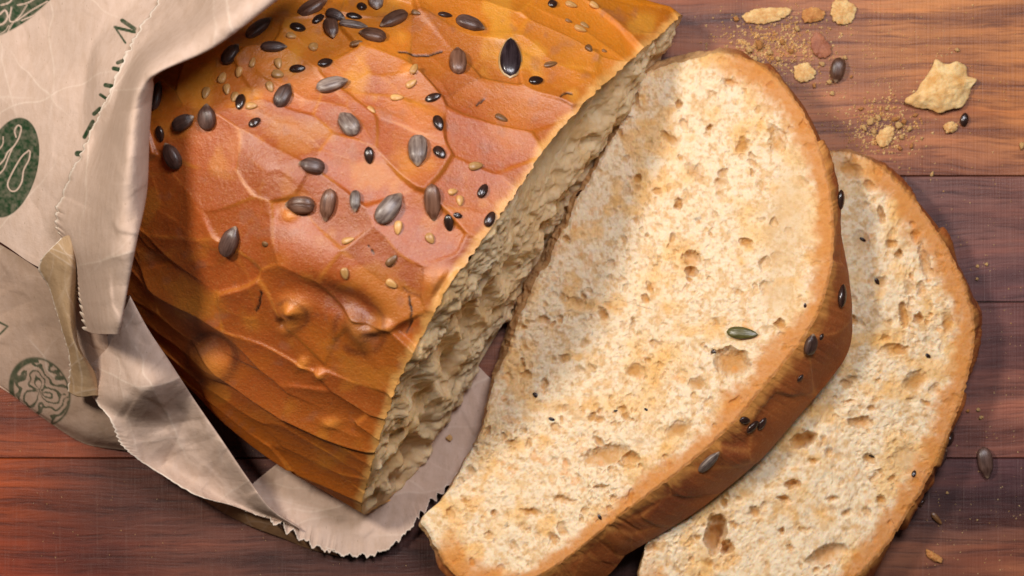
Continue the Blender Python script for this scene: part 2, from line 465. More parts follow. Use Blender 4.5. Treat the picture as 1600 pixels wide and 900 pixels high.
    # colour
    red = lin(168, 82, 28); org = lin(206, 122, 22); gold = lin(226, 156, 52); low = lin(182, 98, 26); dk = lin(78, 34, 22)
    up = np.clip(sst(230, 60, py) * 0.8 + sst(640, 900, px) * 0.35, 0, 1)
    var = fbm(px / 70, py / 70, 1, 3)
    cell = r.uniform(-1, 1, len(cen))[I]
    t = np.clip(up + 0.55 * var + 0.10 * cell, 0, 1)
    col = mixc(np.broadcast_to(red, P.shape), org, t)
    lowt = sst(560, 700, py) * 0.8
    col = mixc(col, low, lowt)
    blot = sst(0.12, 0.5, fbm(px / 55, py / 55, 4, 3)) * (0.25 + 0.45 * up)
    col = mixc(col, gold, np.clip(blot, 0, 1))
    col = col * (0.90 + 0.10 * cell[..., None])
    col = mixc(col, gold, np.clip((crease * 0.26 + crease2 * 0.15) * sst(-0.25, 0.35, fbm(px / 60, py / 60, 2, 2)), 0, 1))  # paler plate borders, with their ridge highlights put into the colour
    col = mixc(col, lin(222, 140, 56), np.clip(tanw * 0.75, 0, 1))
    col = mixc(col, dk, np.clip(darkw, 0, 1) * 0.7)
    col = mixc(col, lin(40, 16, 8), np.clip(crk * 1.7, 0, 1))
    col = mixc(col, lin(112, 52, 18), np.clip(np.exp(-(E / 1.6) ** 2) * sst(0.1, 0.4, fbm(px / 50, py / 50, 6, 2)), 0, 1) * 0.6)
    col = mixc(col, lin(150, 96, 72), sst(0.3, 0.6, fbm(px / 26, py / 26, 7, 3)) * 0.35)
    # thin pale rim where the knife broke the crust
    d0 = np.broadcast_to(arc[:, None], (n, m))
    col = mixc(col, lin(222, 166, 92), (1 - sst(2, 16, d0 + 8 * fbm(Bg / 18, d0 / 18, 3, 3))) * 0.85)
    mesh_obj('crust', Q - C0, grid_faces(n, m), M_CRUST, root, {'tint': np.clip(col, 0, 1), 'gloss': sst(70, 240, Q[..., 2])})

    # cut face
    k = 300
    rr, tt = concentric(k)
    base = np.linspace(E3[-1], E3[0], 12)[1:-1]
    loop = np.concatenate([resample(Q[0, ::8], 900), resample(base, 300)])
    # even out
    L = np.concatenate([loop, loop[:1]]); dl = np.concatenate([[0], np.cumsum(np.linalg.norm(np.diff(L, axis=0), axis=1))])
    tq = tt * dl[-1]
    O = np.stack([np.interp(tq, dl, L[:, i]) for i in range(3)], -1)
    cc = np.array([(E3[9] + C0) / 2])[0] * 1.0
    F = cc + rr[..., None] * (O - cc)
    nrm = np.array([0.850, -0.478, 0.22]); nrm /= np.linalg.norm(nrm)
    al = np.array([0.49, 0.872, 0])
    uu = (F - C0) @ al; ww = F[..., 2]
    nx = np.zeros_like(uu)
    pr = np.random.default_rng(5)
    h = 17 * fbm(uu / 60, ww / 45, 1, 3, 0.6) + 8 * fbm(uu / 15, ww / 15, 3, 3, 0.6)
    pore = np.zeros_like(uu)
    for i in range(210):
        a0, b0 = pr.uniform(-460, 460), pr.uniform(10, 370)
        ra = pr.choice([6, 9, 14, 22, 30], p=[.4, .28, .18, .10, .04]) * pr.uniform(.8, 1.2); rb = ra * pr.uniform(.5, 1.0)
        q = ((uu - a0) / ra) ** 2 + ((ww - b0) / rb) ** 2
        pore = np.maximum(pore, np.where(q < 1, np.sqrt(np.maximum(1 - q, 0)), 0) * min(ra, 20) * 0.9)
    # named hollows seen in the cut (drawing x, y, radius, depth)
    fx, fy = seen(F)
    for (x, y, ra, dp) in ((700, 560, 34, 26), (655, 615, 26, 22), (690, 590, 20, 18), (640, 700, 26, 20), (730, 500, 30, 22), (760, 470, 24, 18), (660, 660, 18, 14), (610, 750, 14, 10), (790, 420, 22, 16)):
        q = ((fx - x) / (ra * .6)) ** 2 + ((fy - y) / ra) ** 2
        pore = np.maximum(pore, np.exp(-q ** 1.5) * dp)
    big = np.exp(-(((uu - 190) / 150) ** 2) ** 1.4 - (((ww - 240) / 75) ** 2) ** 1.3)
    h = h * (1 - 0.85 * big); pore = pore * (1 - big)
    edge = sst(1.0, 0.93, rr)
    F = F + nrm * ((h - pore) * edge - big * 38 * sst(1.0, 0.90, rr) + 10 * (1 - rr ** 2) * (1 - big))[..., None]
    F[..., 2] = np.maximum(F[..., 2], 6)
    cream = lin(232, 208, 170); tan = lin(216, 172, 108)
    tcol = mixc(np.broadcast_to(cream, F.shape), tan, np.clip(0.35 + 0.9 * fbm(uu / 40, ww / 40, 6, 3), 0, 1) * 0.75)
    rim = sst(0.955, 1.0, rr + 0.02 * fbm(uu / 15, ww / 15, 2, 2)) * (ww > 18)
    tcol = mixc(tcol, lin(205, 160, 100), rim * 0.8)
    mesh_obj('crumb', F - C0, grid_faces(k, k), M_CRUMB, root, {'tint': tcol})
    return root, Q, px, py
LOAF, LQ, LPX, LPY = build_loaf()

# height of the loaf top, for laying paper over it
ZM = np.zeros((330, 300))     # 6-unit cells, origin (-200, -300)
_x, _y = seen(LQ)
ix = ((_x + 200) / 6).astype(int); iy = ((_y + 300) / 6).astype(int)
ok = (ix >= 0) & (ix < 330) & (iy >= 0) & (iy < 300)
np.maximum.at(ZM, (ix[ok], iy[ok]), LQ[..., 2][ok])
for _ in range(2):
    ZM = np.maximum.reduce([ZM, np.roll(ZM, 1, 0), np.roll(ZM, -1, 0), np.roll(ZM, 1, 1), np.roll(ZM, -1, 1)])
for _ in range(10):
    ZM = (ZM * 2 + np.roll(ZM, 1, 0) + np.roll(ZM, -1, 0) + np.roll(ZM, 1, 1) + np.roll(ZM, -1, 1)) / 6
def loaf_z(px, py):
    fx = np.clip((px + 200) / 6 - 0.5, 0, 328.9); fy = np.clip((py + 300) / 6 - 0.5, 0, 298.9)
    i = fx.astype(int); j = fy.astype(int); u = fx - i; v = fy - j
    return (ZM[i, j] * (1 - u) + ZM[i + 1, j] * u) * (1 - v) + (ZM[i, j + 1] * (1 - u) + ZM[i + 1, j + 1] * u) * v

# ------------------------------------------------------------------ slices
def pore_map(x0, y0, w, h, seed, big, density=1.0):
    """heights (negative = hole) of torn crumb on a 1-unit grid"""
    r = np.random.default_rng(seed)
    X, Y = np.meshgrid(np.arange(w) + x0, np.arange(h) + y0, indexing='ij')
    H = 2.2 * fbm(X / 30, Y / 30, seed, 3) + 1.1 * fbm(X / 8, Y / 8, seed + 1, 3, 0.6) + 4 * fbm(X / 110, Y / 110, seed + 2, 2)
    Pm = np.zeros((w, h)); T = np.zeros((w, h))
    def punch(x, y, ra, rb, ang, dep, sharp=0.5):
        R = int(max(ra, rb) * 1.25) + 2
        i0, i1 = max(int(x - x0) - R, 0), min(int(x - x0) + R, w); j0, j1 = max(int(y - y0) - R, 0), min(int(y - y0) + R, h)
        if i1 <= i0 or j1 <= j0: return
        dx = X[i0:i1, j0:j1] - x; dy = Y[i0:i1, j0:j1] - y
        ca, sa = math.cos(ang), math.sin(ang)
        wob = 1 + 0.35 * fbm(X[i0:i1, j0:j1] / (0.6 * ra + 2), Y[i0:i1, j0:j1] / (0.6 * ra + 2), seed + 3, 2)
        q = (((dx * ca + dy * sa) / ra) ** 2 + ((-dx * sa + dy * ca) / rb) ** 2) * wob
        b1 = np.maximum(1 - q, 0); g = b1 ** sharp
        Pm[i0:i1, j0:j1] = np.maximum(Pm[i0:i1, j0:j1], g * dep)
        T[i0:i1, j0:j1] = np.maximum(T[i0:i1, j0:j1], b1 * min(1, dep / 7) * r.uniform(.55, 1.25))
    area_k = w * h / 500000 * density
    flow = lambda x, y: 0.9 + 1.2 * float(fbm(np.array(x / 200), np.array(y / 200), seed + 4, 2))
    openn = lambda x, y: float(np.clip(0.55 + 1.3 * fbm(np.array(x / 75), np.array(y / 75), seed + 1, 2), 0.12, 1.2))
    for i in range(int(7000 * area_k)):
        x, y = r.uniform(x0, x0 + w), r.uniform(y0, y0 + h); a = r.uniform(1.2, 3.1)
        punch(x, y, a * r.uniform(1, 1.8), a, flow(x, y) + r.normal(0, .6), a * r.uniform(.4, 1.25) * openn(x, y))
    for i in range(int(850 * area_k)):
        x, y = r.uniform(x0, x0 + w), r.uniform(y0, y0 + h); a = r.uniform(2.6, 5.4)
        punch(x, y, a * r.uniform(1, 1.8), a, flow(x, y) + r.normal(0, .6), a * r.uniform(0.3, 1.6) * (0.35 + 0.75 * openn(x, y)), 0.7)
    for i in range(int(110 * area_k)):
        x, y = r.uniform(x0, x0 + w), r.uniform(y0, y0 + h); a = r.uniform(4.5, 8)
        punch(x, y, a * r.uniform(1, 1.9), a, flow(x, y) + r.normal(0, .6), a * r.uniform(0.4, 1.5), 0.8)
    for (x, y, ra, rb, ang, dep) in big:
        punch(x, y, ra, rb, math.radians(ang), dep * 1.25, 0.75)
    return H - Pm, T

def sample(A, x0, y0, px, py):
    fx = np.clip(px - x0, 0, A.shape[0] - 1.001); fy = np.clip(py - y0, 0, A.shape[1] - 1.001)
    i = fx.astype(int); j = fy.astype(int); u = fx - i; v = fy - j
    return (A[i, j] * (1 - u) + A[i + 1, j] * u) * (1 - v) + (A[i, j + 1] * (1 - u) + A[i + 1, j + 1] * u) * v

def build_slice(label, outline, cen, ztop, thick, flare, domew, big, smoothpatch, seed, n, rimw):
    out = resample(np.array(outline, float), 2400, closed=True)
    rr, tt = concentric(n)
    tp = tt * 2400
    ow = np.concatenate([out, out[:1]])
    O = np.stack([np.interp(tp, np.arange(2401), ow[:, i]) for i in range(2)], -1)
    cen = np.array(cen, float)
    jag = 2.2 * fbm(tt * 330, tt * 0 + seed, seed, 3)
    dirv = (O - cen); dl = np.linalg.norm(dirv, axis=-1, keepdims=True); dirv = dirv / dl
    O0 = O.copy()
    tornw = 1 - np.clip(domew(O[..., 0], O[..., 1]), 0, 1)
    O = O + dirv * (jag + tornw * 7 * fbm(tt * 90, tt * 0 + 2, seed + 1, 4, 0.6))[..., None]
    XY = cen + rr[..., None] * (O - cen)
    px, py = XY[..., 0], XY[..., 1]
    x0, y0 = int(px.min()) - 4, int(py.min()) - 4
    w, h = int(px.max()) - x0 + 6, int(py.max()) - y0 + 6
    Hm, Tm = pore_map(x0, y0, w, h, seed, big)
    wx = px + 4.5 * fbm(px / 9, py / 9, seed + 6, 3); wy = py + 4.5 * fbm(px / 9, py / 9, seed + 7, 3)
    Hh = sample(Hm, x0, y0, wx, wy); Tt = sample(Tm, x0, y0, wx, wy)
    Hh = Hh + 0.7 * fbm(px / 3.6, py / 3.6, seed + 2, 2)
    dedge = (1 - rr) * dl[..., 0]
    dome = domew(O[..., 0], O[..., 1])
    smp = np.zeros_like(px)
    for (x, y, rx, ry, ang, dep) in smoothpatch:
        a = math.radians(ang); dx = (px - x) * math.cos(a) + (py - y) * math.sin(a); dy = -(px - x) * math.sin(a) + (py - y) * math.cos(a)
        g = np.exp(-((dx / rx) ** 2 + (dy / ry) ** 2) ** 1.6)
        Hh = Hh * (1 - 0.8 * g) - dep * g; smp = np.maximum(smp, g); Tt = Tt * (1 - 0.6 * g)
    rw = rimw * (0.9 + 0.5 * fbm(tt * 40, tt * 0, seed + 2, 3))
    rim = dome * sst(1.0, 0.35, dedge / np.maximum(rw, 1) + 0.25 * fbm(px / 12, py / 12, seed + 5, 2))
    Hh = Hh * (1 - 0.55 * rim)
    Hh = Hh - 2.5 * dome * sst(6, 0, dedge) - 4 * (1 - dome) * sst(6, 0, dedge)
    Z = ztop(px, py)
    P = at(px, py, Z + Hh)
    root = empty('bread_slice', (*at(cen[0], cen[1], 0)[:2], 0))
    tag(root, label, 'bread slice', 'bread slices')
    base = np.array([root.location[0] / S, root.location[1] / S, 0.0])
    cream = lin(240, 220, 188); warm = lin(238, 196, 130); tan = lin(186, 132, 62); goldc = lin(206, 134, 58)
    col = mixc(np.broadcast_to(cream, P.shape), warm, sst(0.05, 0.55, fbm(px / 60, py / 60, seed + 1, 3)) * 0.7)
    col = mixc(col, lin(222, 184, 132), sst(0.08, 0.45, fbm(px / 11, py / 11, seed + 4, 3)) * 0.7)
    col = mixc(col, lin(236, 184, 104), sst(0.12, 0.5, fbm(px / 38, py / 38, seed + 7, 3)) * 0.6)
    col = mixc(col, lin(205, 160, 104), sst(0.0, 0.55, fbm(px / 5, py / 5, seed + 5, 3)) * 0.55)
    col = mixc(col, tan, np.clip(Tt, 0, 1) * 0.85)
    col = mixc(col, lin(226, 150, 62), sst(0.42, 0.62, fbm(px / 16, py / 16, seed + 6, 2)) * 0.35 * sst(-0.1, 0.3, fbm(px / 90, py / 90, seed + 2, 2)))
    col = mixc(col, lin(150, 140, 130), sst(0.55, 0.75, fbm(px / 7, py / 7, seed + 3, 2)) * sst(0.1, 0.5, fbm(px / 45, py / 45, seed, 2)) * 0.5)
    col = mixc(col, lin(216, 184, 140), smp * 0.6)
    col = mixc(col, goldc, np.clip(rim, 0, 1) * 0.85)
    col = mixc(col, lin(178, 108, 50), dome * sst(4, 0, dedge + 3 * fbm(px / 8, py / 8, seed, 2)) * 0.6)
    # underside closes the crumb body
    bi = border(n)
    Pf = P.reshape(-1, 3); Of = O0.reshape(-1, 2)[bi]; domb = dome.ravel()[bi]
    zb = ztop(Of[:, 0], Of[:, 1]) - thick
    fl = flare(Of[:, 0], Of[:, 1])
    outer = Of + fl
    lowp = at(outer[:, 0], outer[:, 1], np.maximum(zb, 4))
    capp = lowp.mean(0) + (lowp - lowp.mean(0)) * 0.95 + np.array([0, 0, 1.0])
    V = np.concatenate([Pf, capp, lowp.mean(0)[None]])
    k0 = n * n; nb = len(bi); c_i = k0 + nb
    i = np.arange(nb)
    tri = np.stack([k0 + i, k0 + (i + 1) % nb, np.full(nb, c_i)], -1)
    quad = grid_faces(n, n)
    tq = np.concatenate([quad[:, [0, 1, 2]], quad[:, [0, 2, 3]], tri])
    colv = np.concatenate([col.reshape(-1, 3), np.broadcast_to(cream, (nb + 1, 3))])
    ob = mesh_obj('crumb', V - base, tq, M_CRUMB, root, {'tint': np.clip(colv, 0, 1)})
    # crust wall
    rows = 26
    t = np.linspace(0, 1, rows)[:, None]
    top = Pf[bi]
    W = top[None] * (1 - t[..., None]) + lowp[None] * t[..., None]
    od = np.zeros((nb, 3)); od[:, 0] = dirv.reshape(-1, 2)[bi][:, 0]; od[:, 1] = -dirv.reshape(-1, 2)[bi][:, 1]
    arc = np.concatenate([[0], np.cumsum(np.linalg.norm(np.diff(top, axis=0), axis=1))])
    A, Tv = np.meshgrid(arc, t[:, 0] * thick, indexing='xy')
    r2 = np.random.default_rng(seed + 50)
    cen2 = np.stack([r2.uniform(0, arc[-1], 60), r2.uniform(-20, thick + 20, 60)], -1)
    Hf, Ef, If = facets(A + 14 * fbm(A / 60, Tv / 60, 2, 2), Tv * 1.6, cen2, r2.normal(0, 0.13, (60, 2)), r2.normal(0, 1.6, 60), 3.0)
    bulge = 6 * np.sin(math.pi * t)
    hh = bulge * (0.4 + 0.6 * domb[None]) + Hf * domb[None] * np.sin(math.pi * np.clip(t * 1.0, 0, 1)) ** 0.6 + (1 - domb[None]) * (6 * fbm(A / 14, Tv / 14, 3, 3)) * np.sin(math.pi * t)
    W = W + od[None] * hh[..., None]
    W[..., 2] = np.maximum(W[..., 2], 3)
    b1, b2 = lin(160, 88, 40), lin(132, 66, 34)
    wc = mixc(np.broadcast_to(b1, W.shape), b2, np.clip(0.5 + 1.2 * fbm(A / 50, Tv / 50, 5, 3), 0, 1))
    wc = mixc(wc, lin(214, 148, 76), np.clip(sst(0.22, 0.0, np.broadcast_to(t, A.shape) + 0.12 * fbm(A / 10, Tv / 10, 6, 2)) * 0.9 + np.exp(-(Ef / 2.5) ** 2) * 0.3, 0, 1))
    wc = mixc(wc, np.broadcast_to(lin(214, 178, 128), W.shape), np.broadcast_to((1 - domb) * 0.75, A.shape))
    wo = mesh_obj('crust', W - base, grid_faces(rows, nb, wrap=True), M_CRUST, root, {'tint': np.clip(wc, 0, 1), 'gloss': np.full(A.shape, 0.45)})
    return root, W, base, od

O1 = [(975, 185), (1000, 122), (1060, 98), (1130, 84), (1190, 104), (1238, 150), (1273, 210), (1294, 280), (1303, 350), (1299, 420), (1280, 488), (1243, 546), (1190, 610), (1130, 678), (1060, 738), (980, 798),
      (920, 846), (870, 884), (815, 912), (755, 916), (708, 896), (682, 856), (660, 812), (692, 778), (722, 728), (752, 672), (772, 600), (800, 530), (826, 458), (862, 398), (902, 312), (940, 246)]
O2 = [(1300, 238), (1340, 242), (1385, 268), (1430, 315), (1470, 370), (1505, 440), (1523, 510), (1515, 580), (1494, 650), (1460, 730), (1420, 800), (1380, 860), (1330, 910), (1260, 955), (1180, 980), (1090, 975), (1030, 940), (1000, 905),
      (1004, 868), (1030, 800), (1070, 700), (1120, 580), (1170, 450), (1215, 340), (1250, 270), (1275, 245)]
NX, NY = 0.872, 0.490
BIG1 = [(1082, 404, 15, 12, 30, 13), (1080, 425, 11, 9, 0, 14), (1210, 348, 6, 9, 0, 12), (1231, 363, 6, 8, 0, 11), (1142, 566, 32, 25, 20, 17), (1115, 549, 5, 5, 0, 7), (1160, 226, 11, 13, 0, 8), (1060, 320, 6, 10, 0, 10),
        (945, 712, 46, 17, -15, 12), (985, 716, 14, 12, 0, 14), (938, 760, 16, 4, -10, 9), (975, 725, 20, 4, 20, 9), (880, 780, 22, 6, 10, 7), (830, 800, 20, 6, 10, 7), (820, 585, 12, 8, 0, 8), (850, 600, 7, 9, 0, 7), (902, 472, 15, 9, 0, 6), (942, 490, 8, 13, -30, 7),
        (990, 505, 5, 9, 0, 7), (1015, 450, 6, 9, 0, 6), (1195, 412, 9, 11, 0, 10), (1198, 450, 14, 12, 0, 9), (1165, 380, 10, 8, 0, 7), (1085, 270, 20, 9, 50, 6), (1125, 285, 12, 8, 0, 6), (985, 150, 24, 14, 70, 9), (1045, 215, 18, 7, 40, 6), (1215, 220, 14, 22, 10, 9), (1222, 232, 5, 9, 0, 8),
        (850, 500, 10, 7, 0, 7), (880, 560, 11, 7, 0, 6), (990, 580, 16, 12, 0, 6), (1090, 600, 16, 10, 0, 6), (1140, 130, 15, 8, 20, 9), (1060, 670, 24, 12, -20, 7), (935, 655, 12, 6, 20, 8), (800, 690, 12, 6, 0, 6), (1020, 805, 16, 6, -30, 5)]
SM1 = [(1232, 350, 34, 100, 8, 6), (1215, 460, 26, 30, 0, 5)]
BIG2 = [(1378, 336, 7, 16, -15, 11), (1446, 410, 9, 34, -15, 9), (1405, 398, 6, 9, 0, 10), (1435, 497, 9, 8, 0, 13), (1412, 492, 8, 20, -10, 10), (1330, 500, 12, 9, 0, 9), (1255, 688, 23, 13, -20, 22), (1345, 660, 24, 11, 0, 12), (1415, 715, 22, 17, -20, 6), (1240, 757, 13, 7, 0, 14), (1225, 780, 11, 7, 10, 13),
        (1290, 866, 34, 14, -20, 14), (1118, 836, 17, 32, 10, 40), (1135, 855, 13, 11, 0, 34), (1430, 596, 24, 17, -40, 8), (1400, 546, 24, 10, 0, 9), (1222, 828, 6, 6, 0, 10), (1258, 828, 10, 5, 0, 8), (1480, 505, 10, 20, 0, 6), (1392, 380, 10, 7, 0, 8), (1345, 380, 14, 22, 0, 5), (1375, 440, 12, 9, 0, 6), (1430, 368, 6, 12, 20, 9),
        (1330, 265, 20, 14, 30, 9), (1360, 290, 12, 8, 30, 9), (1270, 720, 10, 6, 0, 7), (1320, 600, 12, 7, 0, 7), (1376, 780, 10, 8, 0, 8), (1300, 780, 14, 5, 0, 7), (1180, 800, 10, 8, 0, 8), (1440, 450, 8, 12, 0, 7)]
SM2 = [(1420, 720, 18, 16, 0, 3)]
z1 = lambda x, y: 84 + 0.275 * np.clip((x - 862) * NX + (y - 455) * NY, -60, 500)
z2 = lambda x, y: 74 + 0 * x
def dome1(x, y):
    d = (x - 862) * NX + (y - 455) * NY
    return sst(15, 90, d) * 1.0 + 0.75 * sst(845, 880, y) * sst(90, 20, d)
def dome2(x, y):
    d = (x - 1170) * NX + (y - 470) * NY
    return sst(40, 100, d) + 0.5 * sst(100, 60, d) * sst(300, 260, y)
def flare1(x, y):
    d = (x - 862) * NX + (y - 455) * NY
    a = (x - 862) * 0.49 - (y - 455) * 0.872       # along the base, up-right positive
    k = sst(120, 300, d) * sst(330, 120, a)
    k = np.maximum(k, sst(60, 200, d) * sst(-150, -350, a) * 0.9)
    k2 = sst(70, 0, d) * sst(-230, -60, a)
    return np.stack([NX * (72 * k - 15 * k2), NY * (72 * k - 15 * k2)], -1)
def flare2(x, y):
    d = (x - 1170) * NX + (y - 470) * NY
    k = sst(120, 300, d)
    return np.stack([-4 * k + 0 * x, -2 * k], -1)
SL1, W1, BS1, OD1 = build_slice('whole pale bread slice leaning on the other slice, beside the cut end of the loaf', O1, (1040, 490), z1, 74, flare1, dome1, BIG1, SM1, 11, 560, 50)
SL2, W2, BS2, OD2 = build_slice('pale bread slice lying flat on the board, partly covered by the other slice', O2, (1290, 610), z2, 68, flare2, dome2, BIG2, SM2, 23, 430, 58)

# ------------------------------------------------------------------ paper bag
BAG = empty('paper_bag', (*at(100, 450, 0)[:2], 0))
tag(BAG, 'crumpled brown paper bag with green printed emblems wrapped round the loaf', 'paper bag')
BAGB = np.array([BAG.location[0] / S, BAG.location[1] / S, 0.0])

def stroke_mask(px, py, strokes):
    m = np.zeros_like(px)
    for pts, wd in strokes:
        p = np.array(pts, float)
        q = resample(p, max(int(np.linalg.norm(np.diff(p, axis=0), axis=1).sum() / 1.2), 6)) if len(p) > 2 else np.linspace(p[0], p[1], max(int(np.linalg.norm(p[1] - p[0]) / 1.0), 4))
        x0, y0 = q.min(0) - wd - 3; x1, y1 = q.max(0) + wd + 3
        s = (px > x0) & (px < x1) & (py > y0) & (py < y1)
        if s.any():
            d = np.sqrt(((px[s][:, None] - q[:, 0]) ** 2 + (py[s][:, None] - q[:, 1]) ** 2).min(1))
            m[s] = np.maximum(m[s], sst(wd / 2 + 0.7, wd / 2 - 0.7, d))
    return m
def ellipse_mask(px, py, cx, cy, ra, rb, ang):
    a = math.radians(ang); dx = (px - cx) * math.cos(a) + (py - cy) * math.sin(a); dy = -(px - cx) * math.sin(a) + (py - cy) * math.cos(a)
    q = np.hypot(dx / ra, dy / rb)
    return q, np.arctan2(dy / rb, dx / ra)

GREEN = lin(34, 60, 34)
def print_front(px, py):
    q, _ = ellipse_mask(px, py, 16, 262, 80, 42, -75)
    g = sst(1.02, 0.98, q)
    pale = stroke_mask(px, py, [
        ([(45, 235), (33, 246), (18, 272), (12, 288), (17, 298), (26, 297), (34, 284), (37, 266), (45, 250), (47, 238), (45, 235)], 2.4),
        ([(-6, 262), (6, 250), (12, 238), (22, 228), (30, 214), (33, 200), (28, 196), (23, 204), (25, 214)], 2.4),
        ([(-6, 276), (6, 264), (13, 246), (20, 230)], 2.2), ([(-4, 236), (4, 226), (5, 214)], 2.0)])
    g = g * (1 - pale)
    q2, _ = ellipse_mask(px, py, 6, -18, 120, 62, -34)
    g2 = sst(1.02, 0.98, q2)
    pale2 = stroke_mask(px, py, [
        ([(0, 22), (8, 16), (12, 26), (6, 36), (-4, 40)], 3), ([(18, 12), (15, 32), (26, 32), (48, 17), (74, 2)], 2.2), ([(34, 32), (55, 22), (80, 0)], 2.2), ([(2, 8), (14, 4), (20, -4)], 2.5),
        ([(12, 50), (20, 36), (32, 24), (42, 8)], 1.8), ([(28, 8), (44, 4), (60, -6)], 2.4), ([(-4, 56), (8, 48), (14, 40)], 1.6)])
    g2 = g2 * (1 - pale2)
    let = stroke_mask(px, py, [
        ([(191, 32), (210, 45)], 6.5), ([(210, 50), (181, 43)], 5), ([(179, 42), (196, 67)], 3.2), ([(184, 98), (204, 90)], 6), ([(178, 107), (198, 111)], 7), ([(165, 133), (182, 136)], 7),
        ([(157, 148), (166, 154)], 5), ([(147, 178), (156, 170)], 6.5), ([(132, 214), (145, 190)], 6.5), ([(121, 240), (136, 240)], 9)])
    return np.maximum.reduce([g, g2, let])
def print_side(px, py):
    q, th = ellipse_mask(px, py, 62, 612, 56, 46, 62)
    ring = np.exp(-((q - 0.97) / 0.035) ** 2) * 0.9
    wv = np.sin(9 * q + 2.2 * np.sin(3 * th + 2 * q) + 3 * fbm(px / 16, py / 16, 2, 2))
    fil = (np.abs(wv) < 0.55) * (q < 0.97) * 0.95
    solid = sst(0.80, 0.86, q) * sst(0.98, 0.95, q) * (np.sin(th - 0.9) > 0.35) * 0.9
    pale = 0
    tri = stroke_mask(px, py, [([(-4, 502), (12, 510)], 3), ([(12, 510), (0, 522)], 3)])
    return np.maximum.reduce([ring, fil * 0.9, solid, tri])

def paper(name, rows, nu, nv, seed, tooth=None, crumple=1.0, printer=None, over=4.0, drape=True, base=(200, 174, 156), toothw=0.10, solid=True):
    G = np.array(rows, float)                       # (R, Cn, 3)
    R, Cn = G.shape[:2]
    v = np.linspace(0, R - 1, nv)
    A = catmull(G, v)                                # (nv, Cn, 3)
    u = np.linspace(0, Cn - 1, nu)
    Pd = np.swapaxes(catmull(np.swapaxes(A, 0, 1), u), 0, 1)   # (nv, nu, 3)
    if tooth:                                        # ragged edge along the first column
        per, amp = tooth
        edge = Pd[:, 0]; L = np.concatenate([[0], np.cumsum(np.hypot(*np.diff(edge[:, :2], axis=0).T))])
        ph = L / per + 0.5 * fbm(L / 30, L * 0 + seed, seed, 2)
        saw = np.abs((ph % 1.0) - 0.5) * 2
        am = amp * (0.35 + 1.1 * vnoise(L / 38, L * 0 + 5.5, seed + 1))
        tz = am * (saw - 0.5) * sst(0.3, 0.7, vnoise(L / 50, L * 0 + 2.2, seed + 3)) + amp * 0.75 * fbm(L / 8, L * 0, seed + 2, 3, 0.65)
        dirn = Pd[:, 0] - Pd[:, max(nu // 8, 2)]
        dirn = dirn / (np.linalg.norm(dirn[:, :2], axis=-1, keepdims=True) + 1e-6)
        uu = np.linspace(0, 1, nu)
        fall = np.maximum(1 - uu / toothw, 0)
        Pd = Pd + dirn[:, None, :] * [1, 1, 0.3] * (tz[:, None] * fall[None])[..., None]
    px, py, z = Pd[..., 0], Pd[..., 1], Pd[..., 2]
    r = np.random.default_rng(seed)
    cen = np.stack([r.uniform(px.min() - 40, px.max() + 40, 70), r.uniform(py.min() - 40, py.max() + 40, 70)], -1)
    H1, E1, I1 = facets(px, py, cen, r.normal(0, 0.075, (70, 2)), r.normal(0, 0.5, 70), 2.2)
    H1 = 0.25 * H1
    fold = np.zeros_like(px); fwear = np.zeros_like(px)
    for q in range(34):
        cx, cy = r.uniform(px.min(), px.max()), r.uniform(py.min(), py.max()); an = r.uniform(0, math.pi); rg = r.uniform(18, 75); ln = r.uniform(40, 150)
        ca, sa = math.cos(an), math.sin(an)
        al = (px - cx) * ca + (py - cy) * sa + 6 * fbm(px / 60, py / 60, q % 7, 2); dd = -(px - cx) * sa + (py - cy) * ca + 9 * fbm(px / 45, py / 45, (q + 3) % 7, 2)
        wt = np.exp(-(np.abs(al) / ln) ** 3) * np.maximum(1 - np.abs(dd) / rg, 0)
        am = r.normal(0, 1) * 0.11 * rg
        fold += am * wt; fwear = np.maximum(fwear, np.exp(-(dd / 1.3) ** 2) * np.exp(-(np.abs(al) / ln) ** 3) * (am > 0) * min(1, abs(am) / 5))
    H1 = H1 + fold * 0.75
    cen = np.stack([r.uniform(px.min() - 40, px.max() + 40, 320), r.uniform(py.min() - 40, py.max() + 40, 320)], -1)
    H2, E2, I2 = facets(px, py, cen, r.normal(0, 0.06, (320, 2)), r.normal(0, 0.15, 320), 1.4)
    part = sst(-0.1, 0.35, fbm(px / 80, py / 80, seed, 2))
    z = z + crumple * (H1 * 1.2 + H2 * 0.35 * part + 1.6 * fbm(px / 40, py / 40, seed + 1, 3))
    if drape:
        lz = loaf_z(px, py)
        lift = np.where(lz > 0, lz + over, 0) - z
        z = z + 6 * np.log1p(np.exp(np.clip(lift / 6, -30, 30)))
    z = np.maximum(z, 3.0)
    P = at(px, py, z)
    kraft = lin(*base)
    col = np.broadcast_to(kraft, P.shape) * (1 + 0.07 * fbm(px / 50, py / 50, seed + 3, 3))[..., None]
    wear = fwear * 0.45
    col = mixc(col, lin(232, 214, 196), np.clip(wear, 0, 1) * min(1, crumple))
    if tooth:
        ed = np.linspace(0, 1, nu)[None] * np.hypot(px[:, -1] - px[:, 0], py[:, -1] - py[:, 0])[:, None]
        col = mixc(col, lin(236, 222, 206), sst(3.2, 0.6, ed) * 0.8)
    if printer is not None:
        g = printer(px, py) * (0.92 + 0.16 * fbm(px / 5, py / 5, 3, 2)).clip(0, 1)
        col = mixc(col, GREEN, np.clip(g, 0, 1))
    o = mesh_obj(name, P - BAGB, grid_faces(nv, nu), M_PAPER, BAG, {'tint': np.clip(col, 0, 1)})
    if solid: sm = o.modifiers.new('thickness', 'SOLIDIFY'); sm.thickness = 0.00022; sm.offset = 0
    return o

